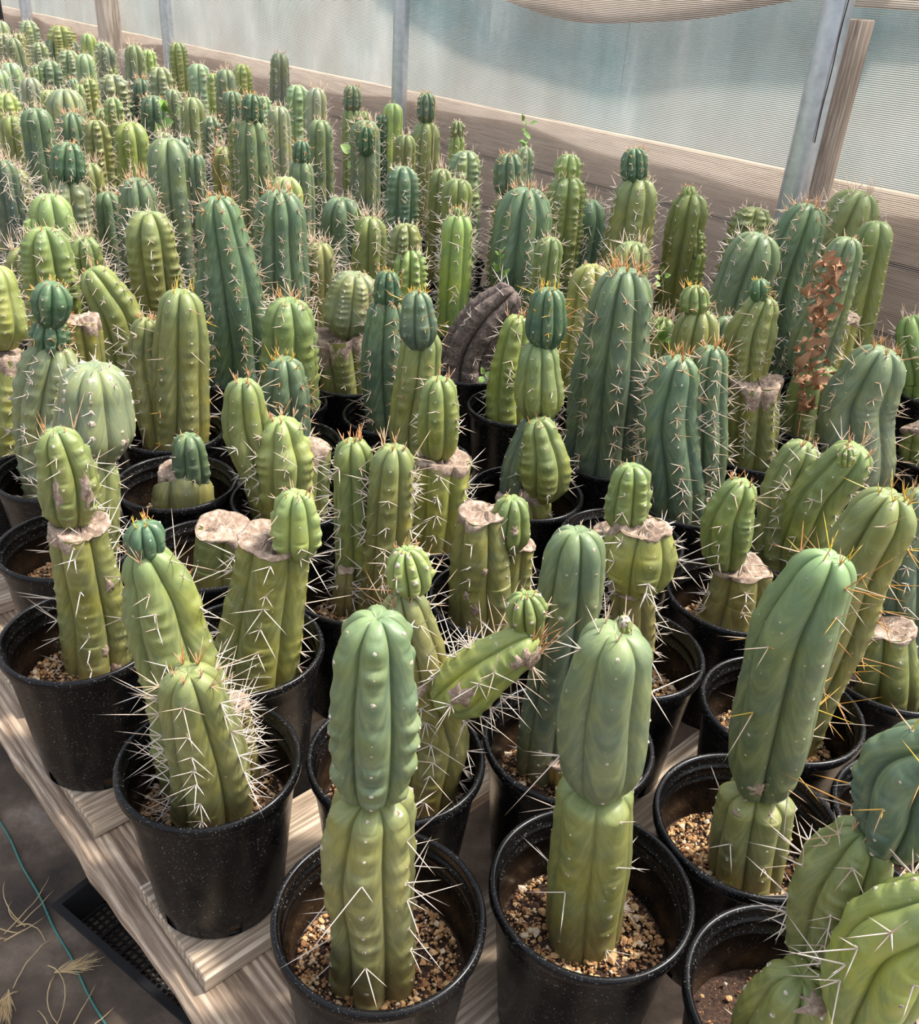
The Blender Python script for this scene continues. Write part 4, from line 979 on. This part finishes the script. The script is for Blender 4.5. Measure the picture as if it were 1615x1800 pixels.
# last push apart for what is still too close
Q = np.array([q[1] for q in SPECS] + [p for p, h in RES]); Q0 = Q.copy(); ne = len(SPECS)
for it in range(300):
    D = Q[:, None] - Q[None]; d = np.linalg.norm(D, axis=2) + np.eye(len(Q)) * 9
    rad_ = np.where(np.arange(len(Q)) < ne, 0.106, 0.089); need = rad_[:, None] + rad_[None]
    push = np.where(d < need, (need - d) * 0.3, 0)[..., None] * D / d[..., None]
    push[:ne] *= 0.15
    Q = Q + push.sum(1)
    fd = (Q - FO[:2]) @ FN[:2]; Q = Q - np.clip(fd + 0.19, 0, 1)[:, None] * FN[:2]

for q, e in zip(SPECS, Q[:ne]): cactus(q[0], e, q[2], q[3])
for (u, v, wd, H, col, sty, label, head, lean, ex, wt), B2 in zip(AUTO, Q[ne:]):
    st = dict(STY[sty] if isinstance(sty, str) else {**STY[sty[0]], **sty[1]})
    B = np.array([B2[0], B2[1], BT]); POTS.append(B[:2])
    root = empty('potted_cactus', B, label, 'cactus', GRP)
    add_pot(root, len(POTS), depth(B) < 2.4, 'g', 0.80)
    was = st.pop('rnd', False)
    P0 = B + 0; P0[2] = SOIL
    top_v = v if head is None else max(v, head[1] + 4) if head[1] < v else v
    c = px(P0, u, top_v + (wd * 0.5 if not st.get('cut') else 0))
    z = depth(c); rr = wd / 2 * z / F * 1.16
    if lean:
        side = np.cross(nrm((P0 - CAM) * [1, 1, 0]), [0, 0, 1.0]); P0 = P0 + side * max(-0.045, min(0.045, lean * z / F))
    off = c - P0; lim = 0.055
    h = np.linalg.norm(off[:2])
    if not lean and h > 1e-6: P0[:2] += off[:2] * min(1, 0.05 / h)
    b0 = P0.copy(); b0[2] = SOIL - 0.012
    mid = b0 * 0.5 + c * 0.5
    k = 0.9 if H > 0.3 else 1.0
    q = 0.8 if (was or sty == 'h') else 1
    add_stem(root, [b0, mid, c], [rr * k * q, rr * 1.03, rr * (0.86 if st.get('cap', 1) > 1.2 else 0.95)], col, st, B)
    for (u2, v2, w2, c2, s2) in ex:
        st2 = dict(STY[s2]); up2 = st2.pop('rnd', False)
        t2 = px(P0, u2, v2 + w2 * 0.5, 0.01 if v2 > v else -0.015); r2 = w2 / 2 * z / F * 1.06
        d2 = (t2 - B)[:2]; g2 = np.linalg.norm(d2); bb = B + 0; bb[:2] += d2 * min(1, 0.06 / g2); bb[2] = SOIL - 0.012
        if up2: bb = px(P0, u2, v2 + w2 * 1.5, 0.01 if v2 > v else -0.015)
        add_stem(root, [bb, bb * 0.45 + t2 * 0.55, t2], [r2 * 0.85, r2, r2 * 0.95], c2, st2, B, 'pup' if up2 else 'stem')
    if head is not None:
        hw, hv, hc = head[0], head[1], head[2]
        r2 = hw / 2 * z / F * 1.06
        if hv < v:
            t = px(P0, u, hv + hw * 0.5); bt = px(P0, u, min(v + 6, hv + hw * 1.6))
            add_stem(root, [bt, bt * 0.5 + t * 0.5, t], [r2 * 0.8, r2, r2 * 0.95], hc, dict(STY['h']), B, 'pup')
        else:
            t = px(P0, u, hv + hw * 0.5, rr * 0.9); bt = px(P0, u, hv + hw * 1.6, rr * 0.75)
            add_stem(root, [bt, bt * 0.5 + t * 0.5, t], [r2 * 0.8, r2, r2 * 0.95], hc, dict(STY['h']), B, 'pup')

# ------------------------------------------------------------------ weeds, litter, tray
WHERE = {o['label']: np.array(o.location) for o in COL.objects if o.name.startswith('potted_cactus')}
def ref(txt):
    for k, p in WHERE.items():
        if txt in k: q = p.copy(); q[2] = SOIL; return q
    raise KeyError(txt)
def leaf_mesh(name, ln, wd, curl, seed, n=6):
    r = random.Random(seed); V, Fc = [], []
    for i in range(n + 1):
        t = i / n; h = wd * math.sin(math.pi * min(0.98, t ** 0.8 + 0.02)) ** 0.8; z = curl * ln * math.sin(2.6 * t) * t
        x = ln * (t - 0.3 * abs(curl) * t * t)
        V += [(x, -h, z + 0.25 * h + r.uniform(-1, 1) * 0.1 * wd), (x, 0, z), (x, h, z + 0.25 * h + r.uniform(-1, 1) * 0.1 * wd)]
    for i in range(n):
        for k in range(2): Fc.append((3 * i + k, 3 * i + 3 + k, 3 * i + 4 + k, 3 * i + 1 + k))
    return mesh(name, V, Fc)
LG = [leaf_mesh('leaf', 1.0, 0.22, 0.3, k) for k in range(3)]
LR = [leaf_mesh('leaf', 1.0, 0.42, 0.2, k) for k in range(3)]
def curl_mesh(seed):
    r = random.Random(seed); V, Fc, n = [], [], 9
    a, x, z, tw = 0.0, 0.0, 0.0, r.uniform(-2, 2)
    for i in range(n + 1):
        t = i / n; h = 0.17 * math.sin(math.pi * (0.06 + 0.9 * t)); ph = tw * t + r.uniform(-0.35, 0.35)
        V += [(x, -h * math.cos(ph), z - h * math.sin(ph) + 0.07), (x, 0, z), (x, h * math.cos(ph), z + h * math.sin(ph) + 0.07)]
        a += r.uniform(0.15, 0.55); x += 0.13 * math.cos(a); z += 0.13 * math.sin(a)
    for i in range(n):
        for k in range(2): Fc.append((3 * i + k, 3 * i + 3 + k, 3 * i + 4 + k, 3 * i + 1 + k))
    return mesh('leaf', V, Fc)
LD = [curl_mesh(k) for k in range(6)]
for me in LG + LR: me.materials.append(MLEAF)
for me in LD: me.materials.append(MDRY)
def weed(label, P0, off, path, leaves, stem_mat, lib, rad=0.0013, seed=1, name='weed'):
    r = random.Random(seed)
    pts = [px(P0, u, v, off) for u, v in path]; 
    far_ = pts[0][:2] - P0[:2]; q_ = np.linalg.norm(far_) + 1e-9; sc_ = 0.80 if depth(P0) > 2.05 else 0.962
    foot = P0.copy(); foot[:2] += far_ * min(1, 0.080 * sc_ / q_); foot[2] = SOIL - 0.004
    lip = foot.copy(); lip[2] = RIM + 0.012; lip[:2] += far_ / q_ * 0.004
    pts = [foot] + ([lip] if pts[0][2] > RIM + 0.03 else []) + [p_ for p_ in pts if p_[2] > RIM + 0.03 or q_ < 0.08 * sc_]
    if len(pts) < 3: pts.append(pts[-1] + np.array([0.002, 0, 0.01]))
    root = empty(name, pts[0], label, 'weed')
    s_, C_, R_ = smooth_path(np.array(pts) - pts[0], np.full(len(pts), rad), 24)
    V, Fc = tube(C_, np.linspace(rad, rad * 0.5, 24), 6)
    obj('stem', mesh('stem', V, Fc), stem_mat, root)
    for (u, v, lp, ang) in leaves:
        Q = px(P0, u, v, off + r.uniform(-0.01, 0.012)); z = depth(Q); a = math.radians(ang)
        d = nrm(np.array([math.cos(a), -0.25 + r.uniform(-0.3, 0.3), math.sin(a)])); nn = nrm(np.array([r.uniform(-0.4, 0.4), -0.7, 0.7 + r.uniform(-0.3, 0.3)]))
        yv = nrm(np.cross(nn, d)); zv = np.cross(d, yv); L = lp * z / F
        o = obj('leaf', lib[r.randrange(len(lib))], None, root)
        o.matrix_local = Matrix(((d[0], yv[0], zv[0], 0), (d[1], yv[1], zv[1], 0), (d[2], yv[2], zv[2], 0), (0, 0, 0, 1))) @ Matrix.Scale(L, 4)
        o.location = Vector(Q - pts[0])
    return root
r0 = random.Random(11)
def along(path, n, jx, ln, r):
    out = []
    P = np.array(path, float); L = np.concatenate([[0], np.cumsum(np.linalg.norm(np.diff(P, axis=0), axis=1))])
    for i in range(n):
        t = L[-1] * (i + 0.5) / n; u = np.interp(t, L, P[:, 0]); v = np.interp(t, L, P[:, 1])
        out.append((u + r.uniform(-jx, jx), v + r.uniform(-6, 6), ln * r.uniform(0.6, 1.3), r.uniform(0, 360)))
    return out
p = [(1396, 778), (1412, 690), (1428, 590), (1445, 500), (1466, 462)]
weed('withered brown weed with curled dry leaves hanging over the zigzag-leaning stem', ref('zigzag-leaning'), 0.09, p,
     along([(1405, 728), (1412, 690)], 9, 9, 36, r0) + along(p[1:4], 46, 20, 46, r0) + along(p[3:], 16, 14, 40, r0), MDRY, LD, 0.0022, 3)
p = [(755, 402), (758, 330), (762, 250), (766, 168)]
weed('upright bare straw stalk beside the column with dark scabby head', ref('dark scabby head'), 0.07, p, [(757, 392, 12, 60), (760, 300, 10, 100)], MSTRAW, LD, 0.003, 4)
p = [(402, 365), (388, 320), (374, 290), (380, 240), (388, 200)]
weed('thin reddish dry weed bending before the fat grey-green column', ref('fat grey-green column wearing'), 0.10, p, along(p[2:], 14, 7, 11, r0), MDRY, LD, 0.0016, 5)
p = [(928, 275), (926, 245), (924, 208)]
weed('pale green weed stalk with buds above the pale column', ref('pale column with a flowering weed'), -0.062, p, along(p, 12, 7, 15, r0), MLEAF, LG, 0.0016, 6)
p = [(268, 250), (285, 228), (305, 205), (318, 190)]
weed('green leafy weed spilling between the teal oval and bright-tipped columns', ref('dark teal oval column'), 0.09, p, [(272, 232, 26, 30), (285, 222, 28, 20), (300, 200, 26, 100), (292, 195, 24, 120), (310, 198, 24, 30)], MLEAF, LR, 0.0014, 7)
p = [(625, 300), (618, 280), (610, 262)]
weed('two bright leaves of a weed by the slim column with round head', ref('slim column with pale-topped'), 0.10, p, [(616, 268, 22, 150), (622, 262, 18, 50), (610, 292, 16, 20)], MLEAF, LR, 0.0014, 8)
p = [(652, 445), (648, 420), (636, 385)]
weed('large-leaved green weed beside the blue column with white dots', ref('blue-green column with white areole dots'), 0.08, p, [(648, 410, 36, 20), (640, 400, 30, 60), (636, 388, 24, 110), (655, 425, 24, -10)], MLEAF, LR, 0.0014, 9)
p = [(884, 498), (880, 470), (879, 440)]
weed('small upright weed with serrated leaves at the broad blue column', ref('broad blue column with white starry'), 0.10, p, [(881, 488, 28, 50), (876, 478, 24, 120), (880, 455, 12, 60), (877, 448, 12, 140), (882, 440, 12, 40)], MLEAF, LG, 0.0012, 10)
p = [(868, 676), (862, 668), (852, 658)]
weed('little yellow-green clover growing in the pot of the dead trunk', ref('dead grey-brown trunk'), 0.085, p, [(852, 658, 15, 0), (850, 656, 15, 120), (850, 662, 15, 240), (864, 652, 12, 60), (868, 666, 12, 20)], MLEAF, LR, 0.001, 12)
p = [(1160, 610), (1158, 585), (1162, 545)]
weed('grassy green weed beside the massive dark column', ref('low spiny stem beside the massive dark'), 0.06, p, [(1160, 600, 34, 80), (1156, 595, 30, 110), (1163, 590, 26, 60), (1158, 575, 22, 95), (1168, 600, 24, 20)], MLEAF, LG, 0.0014, 13)
p = [(1166, 505), (1164, 490), (1162, 475)]
weed('tiny bright weed sprig under the olive column with a cap', ref('dense green column with close ribs'), 0.0, p, [(1160, 490, 12, 160), (1168, 486, 12, 20), (1163, 476, 10, 90), (1160, 498, 12, 200)], MLEAF, LR, 0.001, 14)

# black nursery tray on the ground under the bench edge
T0 = pl(105, 1590, 0.06); T1 = pl(345, 1800, 0.06); ex_ = nrm((T1 - T0) * [1, 1, 0]); ang = math.atan2(ex_[1], ex_[0])
tray = empty('nursery_tray', (T0[0], T0[1], 0.001), 'black plastic nursery tray with mesh floor on the ground under the bench edge', 'tray')
tray.rotation_euler = (0, 0, ang)
TL, TW, TH = 0.54, 0.28, 0.06
def wall_part(x0, y0, x1, y1):
    V, Fc = [], []
    d = nrm(np.array([x1 - x0, y1 - y0, 0.0])); nn = np.array([-d[1], d[0], 0])
    prof = [(0.012, 0.0), (0.0, TH - 0.006), (-0.010, TH - 0.006), (-0.010, TH), (0.002, TH), (0.014, 0.002)]
    for x, y, e in ((x0, y0, 1), (x1, y1, -1)):
        for a, z in prof: q = np.array([x, y, 0]) + nn * a + d * e * a; V.append((q[0], q[1], z))
    m = len(prof)
    Fc = [(k, (k + 1) % m, m + (k + 1) % m, m + k) for k in range(m)] + [tuple(range(m - 1, -1, -1)), tuple(range(m, 2 * m))]
    return V, Fc
for a in ((0, 0, TL, 0), (TL, 0, TL, TW), (TL, TW, 0, TW), (0, TW, 0, 0)):
    V, Fc = wall_part(*a); obj('side_wall', mesh('side_wall', V, Fc, False), MBLACK, tray)
bars = []
for k in range(int(TL / 0.0125)):
    x = 0.014 + k * 0.0125; bars.append(box(x, x + (0.0055 if k % 4 == 0 else 0.0035), 0.012, TW - 0.012, 0.002, 0.006 if k % 4 else 0.009, 0.0005))
for k in range(int(TW / 0.0125)):
    y = 0.014 + k * 0.0125; bars.append(box(0.012, TL - 0.012, y, y + (0.0055 if k % 4 == 0 else 0.0035), 0.002, 0.006 if k % 4 else 0.009, 0.0005))
V, Fc = join(bars); obj('mesh_floor', mesh('mesh_floor', V, Fc, False), MBLACK, tray, kind='stuff')
# teal marker cord on the weed mat
a, b = pl(-40, 1365, 0.004), pl(230, 1890, 0.004)
V, Fc = tube([a + (b - a) * t + np.array([0.002 * math.sin(30 * t), 0, 0]) for t in np.linspace(-0.3, 1.1, 40)], 0.0019, 6)
tag(obj('cord', mesh('cord', V, Fc), MTEAL), 'thin teal marker cord stretched along the dusty weed mat', 'cord')
# dry straw on the ground
def straw(label, u, v, blades, head, seed):
    r = random.Random(seed); P = pl(u, v, 0.004)
    root = empty('dry_grass', P, label, 'dry grass', 'dry grass wisps on the weed mat')
    for k in range(blades):
        a = r.uniform(0, 6.28); L = r.uniform(0.05, 0.13); bend = r.uniform(-1.6, 1.6); pts = []; q = np.array([r.uniform(-0.02, 0.02), r.uniform(-0.02, 0.02), 0.0])
        for t in range(9):
            pts.append(q.copy()); a += bend / 8; q = q + np.array([math.cos(a), math.sin(a), 0]) * L / 8; q[2] = 0.002 + 0.012 * math.sin(math.pi * (t + 1) / 9) * r.uniform(0.6, 1)
        V, Fc = tube(pts, np.linspace(0.0012, 0.0006, 9), 5); obj('blade', mesh('blade', V, Fc), MSTRAW, root)
    if head:
        parts = []
        for k in range(60):
            a = head + r.uniform(-0.45, 0.45); L = r.uniform(0.025, 0.05); st = r.uniform(0, 0.03)
            b0 = np.array([math.cos(head) * st, math.sin(head) * st, 0.004]); parts.append(tube([b0, b0 + np.array([math.cos(a) * L * 0.5, math.sin(a) * L * 0.5, 0.006]), b0 + np.array([math.cos(a) * L, math.sin(a) * L, 0.003 + r.uniform(0, 0.012)])], [0.0011, 0.0007, 0.0002], 4, False))
        V, Fc = join(parts); obj('seed_head', mesh('seed_head', V, Fc), MSTRAW, root, kind='stuff')
straw('tangle of curled dry straw on the weed mat beside the cord', 18, 1642, 9, 0, 1)
straw('fluffy straw seed head lying across the teal cord by the tray', 96, 1712, 2, 0.3, 2)
straw('wisp of bent dry straw with small plume near the tangle', 16, 1742, 2, -1.3, 3)
straw('sparse thin straws lying on bare weed mat below the tangle', 112, 1838, 4, 0, 7)

# ------------------------------------------------------------------ spines: end each one before it would run into a neighbour
def finish_spines():
    from mathutils.bvhtree import BVHTree
    bpy.context.view_layer.update()
    V, Fc, own, off = [], [], [], 0
    for o in COL.objects:
        if o.type != 'MESH' or o.name.startswith(('gravel', 'areoles', 'soil', 'shade_cloth', 'floor', 'ground')): continue
        top = o
        while top.parent is not None: top = top.parent
        if not top.name.startswith(('potted_cactus', 'weed', 'steel_post', 'wooden_post', 'wall_right')): continue
        me = o.data; a = np.empty(len(me.vertices) * 3, np.float32); me.vertices.foreach_get('co', a); m = np.array(o.matrix_world)
        w = a.reshape(-1, 3) @ m[:3, :3].T + m[:3, 3]
        V.append(w); f = [[i + off for i in p.vertices] for p in me.polygons]; Fc += f; own += [top.name + ('/pot' if o.name.startswith(('pot', 'rim')) and o is not top else '')] * len(f); off += len(w)
    tree = BVHTree.FromPolygons(np.concatenate(V).tolist(), Fc)
    for root, o, base, sp in SPQ:
        for q in sp:
            p = Vector(q[0] + base + q[1] * 0.0045); d = Vector(q[1]); gone = 0.0045; left = q[2] * 1.03 - gone
            for hop in range(6):
                if left <= 0: break
                h = tree.ray_cast(p, d, left)
                if h[0] is None: break
                if own[h[2]] != root.name: q[2] = max(0.004, gone + h[3] - 0.0025); break
                p = h[0] + d * 2e-4; gone += h[3] + 2e-4; left -= h[3] + 2e-4
    by = {}
    for k, (root, o, base, sp) in enumerate(SPQ):
        for q in sp: by.setdefault(root.name, []).append((q, q[0] + base))
    keys = list(by); arr = {}
    for k in keys:
        P = np.array([p for q, p in by[k]]); D = np.array([q[1] for q, p in by[k]]); L = np.array([q[2] for q, p in by[k]]); arr[k] = [P, D, L, P.min(0) - 0.07, P.max(0) + 0.07]
    for i, a in enumerate(keys):
        for b in keys[:i]:
            A_, B_ = arr[a], arr[b]
            if (A_[3] > B_[4]).any() or (B_[3] > A_[4]).any(): continue
            ma, mb = A_[0] + A_[1] * A_[2][:, None] / 2, B_[0] + B_[1] * B_[2][:, None] / 2
            dd = np.linalg.norm(ma[:, None] - mb[None], axis=2); I, J = np.nonzero(dd < (A_[2][:, None] + B_[2][None]) / 2 + 0.003)
            if not len(I): continue
            u, v, w0 = A_[1][I], B_[1][J], A_[0][I] - B_[0][J]
            bb = (u * v).sum(1); dq = (u * w0).sum(1); e = (v * w0).sum(1); den = np.maximum(1 - bb * bb, 1e-6)
            sa = np.clip((bb * e - dq) / den, 0, A_[2][I]); sb = np.clip(e + bb * sa, 0, B_[2][J]); sa = np.clip(bb * sb - dq, 0, A_[2][I])
            gap = np.linalg.norm(w0 + u * sa[:, None] - v * sb[:, None], axis=1)
            for x in np.nonzero(gap < 0.0024)[0]:
                fa, fb = sa[x] / A_[2][I[x]], sb[x] / B_[2][J[x]]     # cut the one that is met nearer to its point
                if sa[x] > A_[2][I[x]] + 1e-9 or sb[x] > B_[2][J[x]] + 1e-9: continue
                if fa >= fb: A_[2][I[x]] = max(0.003, min(A_[2][I[x]], sa[x] - 0.003))
                else: B_[2][J[x]] = max(0.003, min(B_[2][J[x]], sb[x] - 0.003))
    for k in keys:
        for (q, p), L in zip(by[k], arr[k][2]): q[2] = float(L)
    for root, o, base, sp in SPQ:
        V, Fc, am = [], [], []
        for p0, d, ln, rad, amb in sp:
            x = nrm(np.cross(d, [0.3, 0.5, 0.8])); y = np.cross(d, x); i = len(V); rad = min(rad, ln * 0.12)
            for e in range(3): V.append(p0 + rad * (math.cos(2.094 * e) * x + math.sin(2.094 * e) * y))
            for e in range(3): V.append(p0 + d * ln * 0.6 + 0.62 * rad * (math.cos(2.094 * e) * x + math.sin(2.094 * e) * y))
            V.append(p0 + d * ln)
            for e in range(3):
                g = (e + 1) % 3
                Fc.append((i + e, i + g, i + 3 + g)); Fc.append((i + e, i + 3 + g, i + 3 + e)); Fc.append((i + 3 + e, i + 3 + g, i + 6))
            am += [amb] * 7
        obj('spines', mesh('spines', V, Fc, True, {'amber': am}), MSP, o, kind='stuff')
finish_spines()
